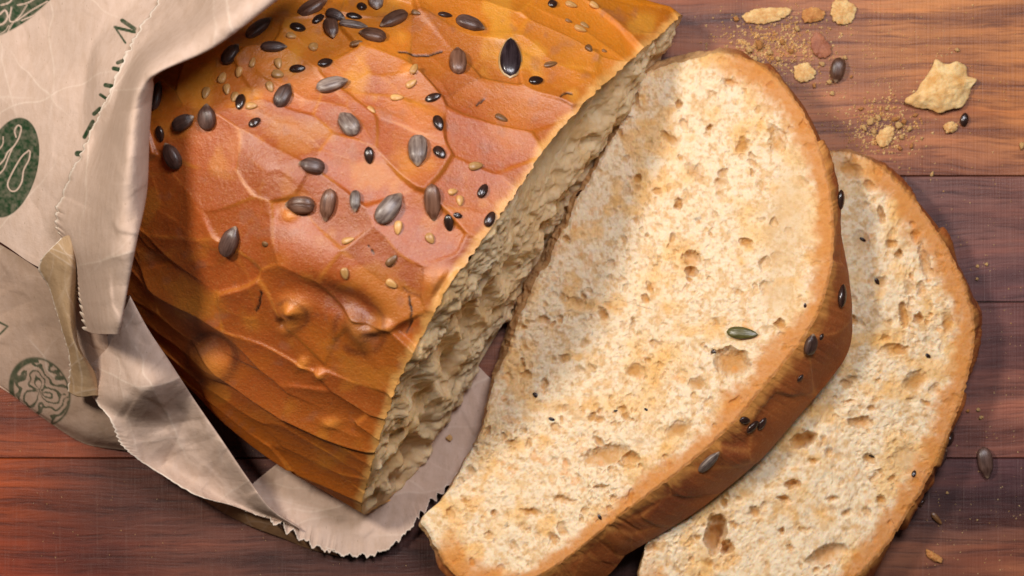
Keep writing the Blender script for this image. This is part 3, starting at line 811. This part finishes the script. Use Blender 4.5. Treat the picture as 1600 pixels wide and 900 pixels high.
paper('front_panel', [
    [(-90, -80, 70), (60, -80, 120), (190, -80, 180), (400, -80, 215)],
    [(-90, 80, 80), (45, 80, 135), (140, 75, 190), (255, 80, 235)],
    [(-90, 200, 85), (30, 200, 145), (110, 200, 195), (205, 190, 250)],
    [(-90, 290, 78), (15, 300, 138), (90, 310, 185), (180, 310, 235)],
    [(-90, 326, 70), (0, 378, 118), (62, 418, 152), (140, 440, 200)]], 260, 400, 31, printer=print_front, crumple=0.8, over=12, solid=False)
paper('folded_cuff', [
    [(290, -80, 225), (350, -75, 345), (430, -70, 440), (520, -60, 445), (490, -80, 360)],
    [(250, -2, 245), (305, 0, 340), (380, -2, 447), (434, 0, 445), (404, -10, 360)],
    [(214, 52, 250), (246, 54, 305), (290, 62, 440), (336, 73, 450), (300, 65, 360)],
    [(194, 92, 254), (208, 98, 287), (228, 104, 427), (248, 114, 457), (225, 110, 360)],
    [(160, 168, 250), (176, 170, 277), (204, 172, 440), (239, 140, 405), (215, 150, 330)],
    [(127, 238, 236), (152, 240, 265), (197, 245, 440), (233, 212, 385), (205, 215, 310)],
    [(98, 300, 205), (134, 306, 277), (190, 310, 427), (229, 300, 385), (200, 300, 310)],
    [(86, 348, 198), (128, 372, 277), (178, 380, 400), (213, 378, 403), (185, 378, 310)],
    [(110, 398, 196), (136, 430, 270), (172, 436, 370), (200, 446, 385), (170, 440, 290)],
    [(124, 468, 188), (142, 490, 255), (167, 496, 345), (191, 497, 360), (165, 490, 270)],
    [(132, 516, 180), (147, 521, 240), (166, 522, 323), (186, 521, 340), (165, 515, 255)]], 120, 420, 32, tooth=(11, 8), crumple=1.7, over=20)
paper('curled_flap', [
    [(96, 372, 232), (107, 368, 238), (116, 376, 236), (118, 392, 215)],
    [(61, 412, 208), (88, 402, 222), (112, 405, 228), (124, 432, 190)],
    [(76, 448, 185), (94, 462, 202), (110, 475, 200), (118, 488, 160)],
    [(94, 506, 165), (106, 520, 178), (116, 530, 176), (124, 542, 135)],
    [(108, 558, 140), (122, 568, 152), (138, 575, 150), (150, 585, 110)],
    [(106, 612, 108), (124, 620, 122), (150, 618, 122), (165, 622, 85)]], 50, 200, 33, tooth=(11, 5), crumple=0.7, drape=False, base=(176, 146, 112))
paper('lower_cuff', [
    [(150, 548, 98), (168, 525, 128), (190, 492, 165), (203, 463, 185), (190, 470, 145)],
    [(140, 565, 92), (178, 570, 140), (206, 552, 172), (231, 515, 182), (215, 525, 140)],
    [(146, 618, 104), (186, 622, 150), (228, 608, 182), (264, 566, 185), (248, 575, 130)],
    [(172, 656, 122), (216, 662, 112), (262, 655, 118), (303, 626, 155), (285, 632, 105)],
    [(196, 702, 104), (250, 708, 85), (302, 702, 92), (347, 690, 132), (330, 690, 85)],
    [(256, 744, 88), (302, 748, 62), (348, 750, 70), (388, 750, 106), (370, 745, 65)],
    [(312, 776, 76), (346, 778, 54), (386, 788, 58), (424, 796, 80), (408, 785, 45)],
    [(372, 790, 50), (402, 805, 52), (440, 815, 52), (470, 826, 50), (455, 815, 30)]], 130, 420, 34, tooth=(7, 3.5), crumple=1.7, drape=False)
paper('side_panel', [
    [(-90, 332, 60), (0, 382, 95), (65, 424, 130), (125, 474, 165), (165, 510, 160)],
    [(-90, 372, 62), (0, 415, 88), (70, 466, 118), (135, 512, 140), (170, 545, 135)],
    [(-90, 470, 34), (0, 500, 50), (60, 535, 72), (130, 585, 92), (175, 612, 85)],
    [(-90, 545, 10), (0, 588, 14), (60, 632, 22), (138, 668, 45), (190, 682, 46)],
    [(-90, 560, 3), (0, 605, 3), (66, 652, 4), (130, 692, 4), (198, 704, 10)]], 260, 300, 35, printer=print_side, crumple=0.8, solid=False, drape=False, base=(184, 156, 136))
paper('bottom_sheet', [
    [(366, 788, 52), (385, 765, 22), (420, 735, 5), (480, 690, 4)],
    [(430, 816, 46), (440, 790, 18), (470, 750, 5), (520, 700, 4)],
    [(476, 846, 34), (485, 805, 12), (510, 765, 5), (550, 710, 4)],
    [(530, 866, 26), (540, 815, 9), (560, 770, 5), (590, 715, 4)],
    [(582, 868, 22), (585, 815, 8), (600, 760, 5), (615, 700, 4)],
    [(626, 842, 20), (620, 800, 9), (620, 750, 5), (640, 690, 4)],
    [(650, 815, 18), (640, 780, 9), (640, 735, 5), (655, 675, 4)],
    [(672, 785, 12), (660, 755, 8), (655, 715, 5), (660, 660, 4)],
    [(740, 720, 6), (710, 690, 6), (690, 650, 5), (680, 610, 4)],
    [(790, 610, 4), (765, 590, 5), (740, 565, 5), (710, 545, 4)]], 90, 520, 36, tooth=(23, 11), toothw=0.25, crumple=0.9, drape=False)
paper('outer_lip', [
    [(304, 768, 44), (308, 772, 28), (312, 776, 12)],
    [(345, 782, 46), (348, 792, 28), (352, 802, 5)],
    [(375, 790, 46), (385, 808, 26), (392, 822, 4)],
    [(430, 814, 42), (435, 828, 22), (440, 840, 4)],
    [(478, 838, 32), (482, 850, 18), (486, 858, 4)],
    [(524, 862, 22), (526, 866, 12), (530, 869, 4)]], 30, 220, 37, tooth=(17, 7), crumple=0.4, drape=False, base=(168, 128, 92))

# ------------------------------------------------------------------ seeds
def seed_mesh(name, mat, prof, flat, nu=14, nv=12, rim=None, lean=0.0):
    """prof(t): half width along t 0..1, unit length along x from -0.5 to 0.5, pointed end at +x"""
    V = []; F = []
    for i in range(nu + 1):
        t = i / nu; x = t - 0.5; w = prof(t)
        for j in range(nv):
            a = 2 * math.pi * j / nv
            sq = 1 - 0.10 * math.cos(4 * a)
            V.append((x, w * math.cos(a) * sq, w * math.sin(a) * flat * sq + lean * (x * x)))
    for i in range(nu):
        for j in range(nv):
            F.append((i * nv + j, i * nv + (j + 1) % nv, (i + 1) * nv + (j + 1) % nv, (i + 1) * nv + j))
    me = bpy.data.meshes.new(name); me.from_pydata(V, [], F)
    me.polygons.foreach_set('use_smooth', [True] * len(F)); me.update()
    me.materials.append(mat); return me
def P_SUN(t):
    u = abs(2 * t - 1) if t < 0.5 else abs(2 * t - 1) * 0.985
    return 0.5 * max(1 - u ** 2.5, 0) ** 0.52 * (1.06 - 0.26 * t * t - 0.34 * max(t - 0.72, 0) / 0.28) + 0.003
P_FLX = lambda t: 0.54 * (max(math.sin(math.pi * t ** 0.88), 0) ** 0.54) + 0.003
P_SES = lambda t: 0.56 * (max(math.sin(math.pi * t ** 0.8), 0) ** 0.5) * (1 - 0.2 * t) + 0.003
P_PMP = lambda t: 0.5 * (max(math.sin(math.pi * t ** 0.82), 0) ** 0.6) * (1 - 0.12 * t) + 0.003
MESH = {k: seed_mesh('sunflower_seed', M_SEED[k], P_SUN, 0.66, nu=18, nv=14, lean=-0.10) for k in ('dark', 'brown', 'grey')}
MESH['flax'] = seed_mesh('flax_seed', M_SEED['flax'], P_FLX, 0.55)
MESH['sesame'] = seed_mesh('sesame_seed', M_SEED['sesame'], P_SES, 0.6)
MESH['toasted'] = seed_mesh('sesame_seed', M_SEED['toasted'], P_SES, 0.6)
MESH['pumpkin'] = seed_mesh('pumpkin_seed', M_SEED['pumpkin'], P_PMP, 0.34)
MESH['green'] = seed_mesh('pumpkin_seed', M_SEED['green'], P_PMP, 0.45)
MESH['rim'] = seed_mesh('shell_edge', M_SEED['rim'], P_PMP, 0.20)
NAME = dict(dark='sunflower_seed', brown='sunflower_seed', grey='sunflower_seed', flax='flax_seed', sesame='sesame_seed', toasted='sesame_seed', pumpkin='pumpkin_seed', green='pumpkin_seed')

deps = bpy.context.evaluated_depsgraph_get()
def bvh_of(obs):
    V = []; F = []
    for o in obs:
        me = o.data; k = len(V)
        M = Matrix.Translation(o.parent.location) if o.parent else Matrix.Identity(4)
        co = np.empty(len(me.vertices) * 3, np.float32); me.vertices.foreach_get('co', co)
        co = co.reshape(-1, 3) + np.array(M.translation)
        V.extend(map(tuple, co.tolist()))
        F.extend([tuple(i + k for i in p.vertices) for p in me.polygons])
    return BVHTree.FromPolygons(V, F)
def child(root, nm):
    return [c for c in root.children if c.name.split('.')[0] == nm][0]
CAMP = Vector((0, 0, D * S))
def ray(tree, x, y):
    p = Vector(((x - 800) * S, (450 - y) * S, 0))
    d = (p - CAMP).normalized()
    return tree.ray_cast(CAMP, d)[:2]

def put_seed(kind, x, y, length, width, ang, tree=None, parent=None, sink=0.25, hit=None, bury=None):
    """ang: direction of the pointed end in degrees, 0 = right, 90 = down the picture"""
    if hit is None:
        loc, nor = ray(tree, x, y)
        if loc is None: return None
        # average a few normals round the spot so that seeds sit calmly
        acc = nor.copy()
        for dx, dy in ((8, 0), (-8, 0), (0, 8), (0, -8)):
            l2, n2 = ray(tree, x + dx, y + dy)
            if l2 is not None and (l2 - loc).length < 0.006: acc += n2
        nor = acc.normalized()
    else:
        loc, nor = hit
    k = (D * S - loc.z) / (D * S)
    L = length * S * k; Wd = width * S * k
    me = MESH[kind]
    o = bpy.data.objects.new(NAME[kind], me)
    d = Vector((math.cos(math.radians(ang)), -math.sin(math.radians(ang)), 0))
    d = (d - nor * d.dot(nor)).normalized()
    yv = nor.cross(d)
    R = Matrix((d, yv, nor)).transposed().to_4x4()
    flat = {'pumpkin': 0.34, 'green': 0.45, 'flax': 0.55, 'sesame': 0.6, 'toasted': 0.6}.get(kind, 0.62)
    h = Wd * 0.5 * flat
    lift = h * (1 - 2 * sink)
    mw = Matrix.Translation(loc + nor * lift) @ R @ Matrix.Diagonal((L, Wd, Wd, 1))
    if parent:
        o.parent = parent
        o.matrix_local = Matrix.Translation(-parent.location) @ mw
    else:
        o.matrix_world = mw
    C.objects.link(o)
    return o

LT = bvh_of([child(LOAF, 'crust')])
SUN = [  # x, y, length, width, angle of the tip, colour
    (490, 13, 56, 26, -38, 'brown'), (518, 45, 40, 24, 80, 'brown'), (552, 40, 46, 15, 0, 'grey'), (615, 32, 54, 24, 135, 'brown'), (582, 57, 44, 25, 190, 'brown'), (587, 6, 30, 25, 90, 'grey'), (525, 24, 34, 18, 25, 'dark'), (428, 74, 42, 18, 0, 'dark'), (405, 45, 52, 22, -50, 'dark'),
    (443, 150, 44, 26, -65, 'dark'), (519, 133, 52, 24, -20, 'grey'), (545, 195, 46, 31, 235, 'grey'), (487, 260, 42, 26, 190, 'dark'), (653, 237, 55, 32, 90, 'grey'), (734, 39, 48, 25, 18, 'dark'), (715, 97, 52, 29, -88, 'brown'),
    (470, 320, 48, 30, 182, 'brown'), (513, 320, 52, 25, 100, 'brown'), (608, 326, 60, 34, -52, 'grey'), (677, 316, 60, 27, 88, 'brown'), (361, 377, 54, 30, -62, 'dark'),
    (325, 183, 42, 29, -90, 'dark'), (288, 191, 42, 25, -25, 'dark'), (271, 243, 46, 28, 240, 'dark'), (246, 150, 48, 20, -85, 'dark'), (362, 86, 40, 24, -60, 'dark')]
for (x, y, l, w, a, c) in SUN: put_seed(c, x, y, l, w, a, LT, LOAF, 0.22)
put_seed('grey', 555, 314, 36, 18, 90, LT, LOAF, 0.42)
FLX = [(553, 26, 26, 11, 5), (565, 12, 17, 15, 0), (498, 30, 26, 12, -50), (465, 44, 26, 15, 8), (465, 108, 26, 13, -5), (508, 99, 26, 14, -28), (577, 243, 28, 15, 85), (687, 239, 26, 16, 50), (685, 193, 28, 16, 72), (677, 153, 27, 13, -18), (695, 24, 24, 10, -10), (398, 192, 22, 13, -40),
       (863, 7, 18, 14, -40), (837, 127, 25, 15, -20), (702, 348, 28, 15, 85), (765, 343, 28, 16, -62), (754, 299, 26, 15, -62), (697, 457, 18, 15, -50), (376, 160, 28, 15, 95), (251, 209, 26, 14, 80), (715, 337, 15, 9, 10)]
for (x, y, l, w, a) in FLX: put_seed('flax', x, y, l, w, a, LT, LOAF, 0.2)
SES = [(490, 74, 18, 15, -60), (455, 57, 17, 12, 10), (647, 108, 20, 12, -65), (643, 131, 20, 12, -38), (620, 153, 21, 12, 0), (435, 100, 19, 13, 80), (434, 117, 20, 15, 10), (422, 136, 19, 12, 70), (743, 260, 24, 14, -15), (892, 8, 20, 11, 12), (928, 9, 17, 11, 30), (906, 46, 21, 12, 15), (913, 40, 16, 9, 30),
       (622, 356, 23, 14, 95), (672, 373, 19, 14, 60), (544, 376, 22, 11, -12), (539, 427, 20, 13, 80), (612, 443, 20, 13, 35), (707, 300, 16, 11, -20), (718, 314, 18, 12, 90), (348, 122, 20, 14, -75), (374, 113, 18, 12, 100), (355, 140, 20, 12, 80), (367, 152, 18, 12, 100), (395, 98, 18, 10, -80), (393, 166, 19, 12, 0), (322, 146, 22, 13, 95), (462, 330, 14, 9, 60), (580, 172, 16, 9, 40)]
for (x, y, l, w, a) in SES: put_seed('sesame', x, y, l, w, a, LT, LOAF, 0.28)
for (x, y, l, w, a) in [(557, 68, 21, 10, -15), (783, 185, 22, 11, 25), (920, 76, 14, 11, 60), (860, 101, 23, 10, -22), (612, 407, 24, 13, -45), (415, 381, 12, 9, 0), (888, 33, 12, 7, 10), (650, 20, 16, 9, 20), (944, 80, 9, 6, 20)]:
    put_seed('toasted', x, y, l, w, a, LT, LOAF, 0.3)
o = put_seed('pumpkin', 797, 91, 68, 38, -86, LT, LOAF, 0.15)
rim = bpy.data.objects.new('shell_edge', MESH['rim']); C.objects.link(rim)
rim.parent = o; rim.matrix_local = Matrix.Diagonal((1.09, 1.14, 1.0, 1)) @ Matrix.Translation((0, 0, -0.06))

T1 = bvh_of([child(SL1, 'crust'), child(SL1, 'crumb')])
for (k, x, y, l, w, a) in [('flax', 1312, 312, 32, 15, 88), ('flax', 1314, 462, 38, 17, -72), ('dark', 1265, 537, 36, 22, -88), ('grey', 1107, 720, 46, 17, -55), ('flax', 1175, 666, 26, 13, -40), ('flax', 1163, 656, 20, 12, 20), ('flax', 1190, 661, 22, 12, -60), ('flax', 1283, 526, 12, 7, -60), ('flax', 1250, 590, 14, 8, -50)]:
    put_seed(k, x, y, l, w, a, T1, SL1, 0.2)
put_seed('green', 1160, 521, 50, 22, 8, T1, SL1, 0.25)
put_seed('flax', 1115, 549, 12, 9, 30, T1, SL1, 0.3)
for (x, y, l, a) in [(838, 618, 14, 35), (862, 655, 11, 20), (1130, 807, 9, 40), (937, 808, 10, 60), (1258, 478, 9, 90), (1010, 640, 8, 30), (905, 302, 14, 150), (962, 642, 7, 0)]:
    put_seed('flax', x, y, l, l * 0.5, a, T1, SL1, 0.42)
T2 = bvh_of([child(SL2, 'crust'), child(SL2, 'crumb')])
for (k, x, y, l, w, a) in [('flax', 1232, 634, 12, 7, 0), ('flax', 1428, 740, 12, 7, -70), ('flax', 1370, 440, 14, 7, 60), ('flax', 1348, 374, 12, 5, 30), ('flax', 1450, 556, 10, 6, 40), ('flax', 1362, 712, 12, 5, 20)]:
    put_seed(k, x, y, l, w, a, T2, SL2, 0.4)
# seeds baked on the outside of the flat slice
def wall_hit(W, od, x, y):
    sx, sy = seen(W[12]); i = int(np.argmin((sx - x) ** 2 + (sy - y) ** 2))
    return Vector(W[10][i] * S), (Vector(od[i]) + Vector((0, 0, 0.5))).normalized()
for (k, x, y, l, w, a) in [('flax', 1484, 686, 26, 17, -60), ('dark', 1468, 716, 34, 18, -65), ('flax', 1440, 785, 16, 10, -60)]:
    put_seed(k, x, y, l, w, a, None, SL2, 0.1, hit=wall_hit(W2, OD2, x, y))

UPV = Vector((0, 0, 1))
def on_board(x, y): return Vector(((x - 800) * S, (450 - y) * S, 0.00002)), UPV
t = put_seed('flax', 1506, 187, 22, 13, -80, hit=on_board(1506, 187), sink=0.0)
tag(t, 'single tiny dark seed on the board beside the large pale bread flake', 'seed')
t = put_seed('dark', 1538, 722, 50, 25, 82, hit=on_board(1538, 722), sink=0.0)
tag(t, 'grey-brown teardrop seed lying alone on the dark plank beside the flat slice', 'seed')
t = put_seed('brown', 1308, 110, 40, 24, 100, hit=on_board(1308, 110), sink=0.0)
tag(t, 'brown seed husk lying among crumbs next to the reddish crust flake', 'seed')
t = put_seed('toasted', 1463, 810, 24, 9, 48, hit=on_board(1463, 810), sink=0.0)
t.name = 'seed_husk'; tag(t, 'thin pale husk sliver on the dark plank near the flat slice', 'seed husk')

# ------------------------------------------------------------------ loose flakes and crumbs
def plain(name, c1, c2, scale, rough=0.75, sss=0.2):
    n = NT(name); v = n.coords((1, 1, 1))
    f = n.noise(scale, v, 5, 0.65)
    c = n.ramp(f, [(0.35, c1), (0.65, c2)])
    bp = n.bump(n.noise(scale * 2.2, v, 4, 0.65), 0.0005, 0.8)
    return n.set(**{'Base Color': c, 'Roughness': rough, 'Normal': bp, 'Subsurface Weight': sss, 'Subsurface Radius': (1, .5, .2), 'Subsurface Scale': 0.0015, 'Specular IOR Level': 0.3})
M_FLAKE = plain('flake_pale', tuple(lin(214, 160, 92)), tuple(lin(242, 208, 150)), 240)
M_CRB = plain('crumb_tan', tuple(lin(206, 148, 84)), tuple(lin(238, 200, 140)), 500)
M_CRB2 = plain('crumb_brown', tuple(lin(176, 110, 58)), tuple(lin(214, 156, 92)), 500)
M_RED = plain('crust_flake_red', tuple(lin(140, 80, 58)), tuple(lin(180, 116, 84)), 300, 0.5, 0.05)

def flake(name, outline, height, mat, seed, thick=5.0, n=42):
    """thin ragged chip arching over the board"""
    out = resample(np.array(outline, float), 400, closed=True)
    cen = out.mean(0)
    rr, tt = concentric(n)
    ow = np.concatenate([out, out[:1]])
    O = np.stack([np.interp(tt * 400, np.arange(401), ow[:, i]) for i in range(2)], -1)
    O = O + (O - cen) * ((0.07 if n > 30 else 0.22) * fbm(tt * 26, tt * 0, seed, 4, 0.6))[..., None]
    XY = cen + rr[..., None] * (O - cen)
    px, py = XY[..., 0], XY[..., 1]
    sz = np.ptp(out[:, 0])
    top = thick + height * (1 - rr ** 2.2) + 0.30 * height * fbm(px / (sz * .22), py / (sz * .22), seed, 3) + 0.14 * height * fbm(px / (sz * .06), py / (sz * .06), seed + 2, 3) + 0.25 * height * (1 + fbm(tt * 9, tt * 0, seed + 1, 2)) * rr ** 2
    bot = np.maximum(top - thick, 0.3)
    bot[rr > 0.97] = np.minimum(bot[rr > 0.97], 0.3 + 0.5 * (top[rr > 0.97] - thick).clip(0))
    base = at(cen[0], cen[1], 0)
    A = at(px, py, np.maximum(top, 1)).reshape(-1, 3); B = at(px, py, bot).reshape(-1, 3)
    bi = border(n); nb = len(bi); i = np.arange(nb); k = n * n
    q = grid_faces(n, n)
    side = np.stack([bi[i], bi[(i + 1) % nb], k + bi[(i + 1) % nb], k + bi[i]], -1)
    F = np.concatenate([q, k + q[:, ::-1], side])
    o = mesh_obj(name, np.concatenate([A, B]) - base, F, mat)
    o.location = Vector(base) * S
    return o
f = flake('bread_flake', [(1412, 158), (1432, 142), (1440, 128), (1455, 108), (1462, 94), (1480, 100), (1496, 96), (1510, 104), (1512, 118), (1525, 124), (1516, 140), (1512, 156), (1500, 168), (1482, 172), (1466, 176), (1448, 170), (1428, 168)], 15, M_FLAKE, 3)
tag(f, 'large ragged pale bread flake on the orange plank', 'bread flake')
f = flake('bread_flake', [(1240, 108), (1248, 100), (1262, 98), (1272, 108), (1274, 118), (1262, 127), (1246, 126)], 4.5, M_CRB, 4, 3, 28)
tag(f, 'small rounded tan flake beside the top crust of the leaning slice', 'bread flake')
f = flake('crust_flake', [(1268, 58), (1280, 50), (1290, 62), (1300, 74), (1294, 88), (1280, 90), (1268, 78)], 4.5, M_RED, 5, 3, 28)
tag(f, 'reddish-brown chip of crust lying above the small tan flake', 'crust flake')
f = flake('bread_flake', [(1160, 24), (1175, 16), (1200, 12), (1228, 12), (1236, 22), (1215, 32), (1190, 38), (1170, 36)], 4.5, M_CRB, 6, 3, 28)
tag(f, 'long tan bread flake on the board above the leaning slice', 'bread flake')
f = flake('bread_flake', [(1252, 18), (1268, 12), (1286, 16), (1290, 26), (1276, 34), (1258, 34)], 4.5, M_CRB2, 7, 3, 28)
tag(f, 'brownish bread flake next to the long tan flake', 'bread flake')
f = flake('bread_flake', [(1300, 4), (1322, 0), (1336, 10), (1334, 30), (1318, 38), (1302, 30)], 4.5, M_CRB, 8, 3, 28)
tag(f, 'square tan bread flake lying past the brownish flake', 'bread flake')
f = flake('bread_flake', [(1368, 214), (1378, 202), (1392, 196), (1398, 208), (1390, 224), (1376, 230)], 4.5, M_CRB, 9, 3, 28)
tag(f, 'tan flake in the crumb heap beside the flat slice', 'bread flake')
f = flake('bread_flake', [(1474, 196), (1484, 190), (1496, 194), (1494, 204), (1480, 208)], 6, M_CRB, 10, 3, 20)
tag(f, 'little tan flake beside the tiny dark seed', 'bread flake')
f = flake('bread_flake', [(1448, 858), (1460, 864), (1472, 872), (1470, 879), (1458, 876), (1448, 868)], 5, M_CRB2, 12, 3, 20)
tag(f, 'narrow olive-tan flake on the dark plank below the pale husk', 'bread flake')

def lump_mesh(seed, mat):
    import bmesh
    bm = bmesh.new(); bmesh.ops.create_icosphere(bm, subdivisions=2, radius=0.5)
    r = random.Random(seed); ph = [r.uniform(0, 6) for _ in range(9)]
    for v in bm.verts:
        c = v.co
        k = 1 + 0.22 * math.sin(6 * c.x + ph[0]) * math.sin(7 * c.y + ph[1]) + 0.16 * math.sin(13 * c.y + ph[2]) * math.cos(11 * c.z + ph[3]) + r.uniform(-.12, .12)
        v.co = Vector((c.x * k, c.y * k * 0.8, c.z * k * 0.6))
    zm = min(v.co.z for v in bm.verts)
    for v in bm.verts: v.co.z -= zm
    me = bpy.data.meshes.new('crumb_lump'); bm.to_mesh(me); bm.free()
    me.polygons.foreach_set('use_smooth', [True] * len(me.polygons))
    me.materials.append(mat); return me
LUMPS = [lump_mesh(i, M_CRB if i % 3 else M_CRB2) for i in range(7)]
rc = random.Random(4)
spots = [(1404, 196, 11), (1412, 190, 9), (1398, 186, 8), (1421, 201, 8), (1360, 190, 9), (1372, 184, 8), (1350, 200, 8), (1365, 206, 8), (1408, 214, 8), (1186, 70, 12), (1170, 78, 10), (1202, 82, 9), (1222, 66, 8), (1236, 80, 9), (1215, 92, 7), (1180, 92, 9), (1284, 100, 8), (1296, 128, 8), (1272, 134, 6), (1320, 90, 6), (1300, 146, 7),
         (1424, 228, 6), (1440, 216, 5), (1406, 232, 6), (1456, 272, 6), (1488, 430, 5), (1527, 416, 5), (1541, 413, 5), (1526, 436, 5), (1528, 640, 6), (1533, 652, 6), (1512, 642, 5), (1436, 786, 9), (1480, 770, 4), (1330, 120, 5), (1345, 170, 6), (1385, 170, 6), (1430, 180, 6), (1495, 78, 6), (1596, 228, 9), (1150, 30, 8), (1245, 45, 7)]
for (x, y, s) in spots:
    o = bpy.data.objects.new('bread_crumb', rc.choice(LUMPS)); C.objects.link(o)
    o.location = ((x - 800) * S, (450 - y) * S, 0.00001)
    k = s * 1.2 * S
    o.scale = (k * rc.uniform(.8, 1.3), k, k * rc.uniform(.8, 1.1)); o.rotation_euler = (0, 0, rc.uniform(0, 6.28))
    if 340 < x - 1000 and x < 1445 and 165 < y < 240: lab, grp = 'little tan crumb in the crumb heap between the large flake and the flat slice', 'crumbs of the heap by the flat slice'
    elif y < 260 and x < 1350: lab, grp = 'little tan crumb among the flakes above the leaning slice', 'crumbs above the leaning slice'
    elif y < 275: lab, grp = 'stray tiny crumb on the orange plank away from the crumb heaps', 'stray crumbs on the orange plank'
    else: lab, grp = 'tiny crumb on the dark planks beside the flat slice', 'crumbs on the dark planks'
    tag(o, lab, 'bread crumb', grp)
o = bpy.data.objects.new('bread_crumb', LUMPS[1]); C.objects.link(o)
o.location = Vector(at(702, 684, 8)) * S + Vector((0, 0, 0.0004)); o.scale = (11 * S, 11 * S, 9 * S)
tag(o, 'loose bread crumb on the paper between the loaf and the leaning slice', 'bread crumb')

# dust of specks, too many and too small to count
def dust():
    r = np.random.default_rng(9)
    V = []; F = []
    tet = np.array([(0, 0, 1.2), (1, 0, 0), (-.5, .87, 0), (-.5, -.87, 0)])
    def add(x, y, s):
        a = r.uniform(0, 6.28); ca, sa = math.cos(a), math.sin(a)
        k = len(V)
        for t in tet:
            q = t * s * r.uniform(.6, 1.3, 3)
            V.append(((x - 800) + q[0] * ca - q[1] * sa, (450 - y) + q[0] * sa + q[1] * ca, q[2] + 0.1))
        F.extend([(k, k + 1, k + 2), (k, k + 2, k + 3), (k, k + 3, k + 1)])
    for i in range(800): add(r.normal(1330, 120), r.normal(110, 75), r.uniform(.6, 2.0))
    for i in range(600): add(r.normal(1375, 32), r.normal(200, 26), r.uniform(.7, 3.2))
    for i in range(900): add(r.normal(1210, 45), r.normal(70, 24), r.uniform(.7, 3.4))
    for i in range(260): add(r.uniform(1440, 1600), r.uniform(280, 900), r.uniform(.5, 1.5))
    for i in range(160): add(r.uniform(0, 640), r.uniform(620, 900), r.uniform(.4, 1.2))
    o = mesh_obj('crumb_dust', np.array(V), np.array(F), M_FLAKE, None, None, smooth=False)
    tag(o, 'fine pale bread dust strewn over the planks', 'crumb dust', kind='stuff')
dust()
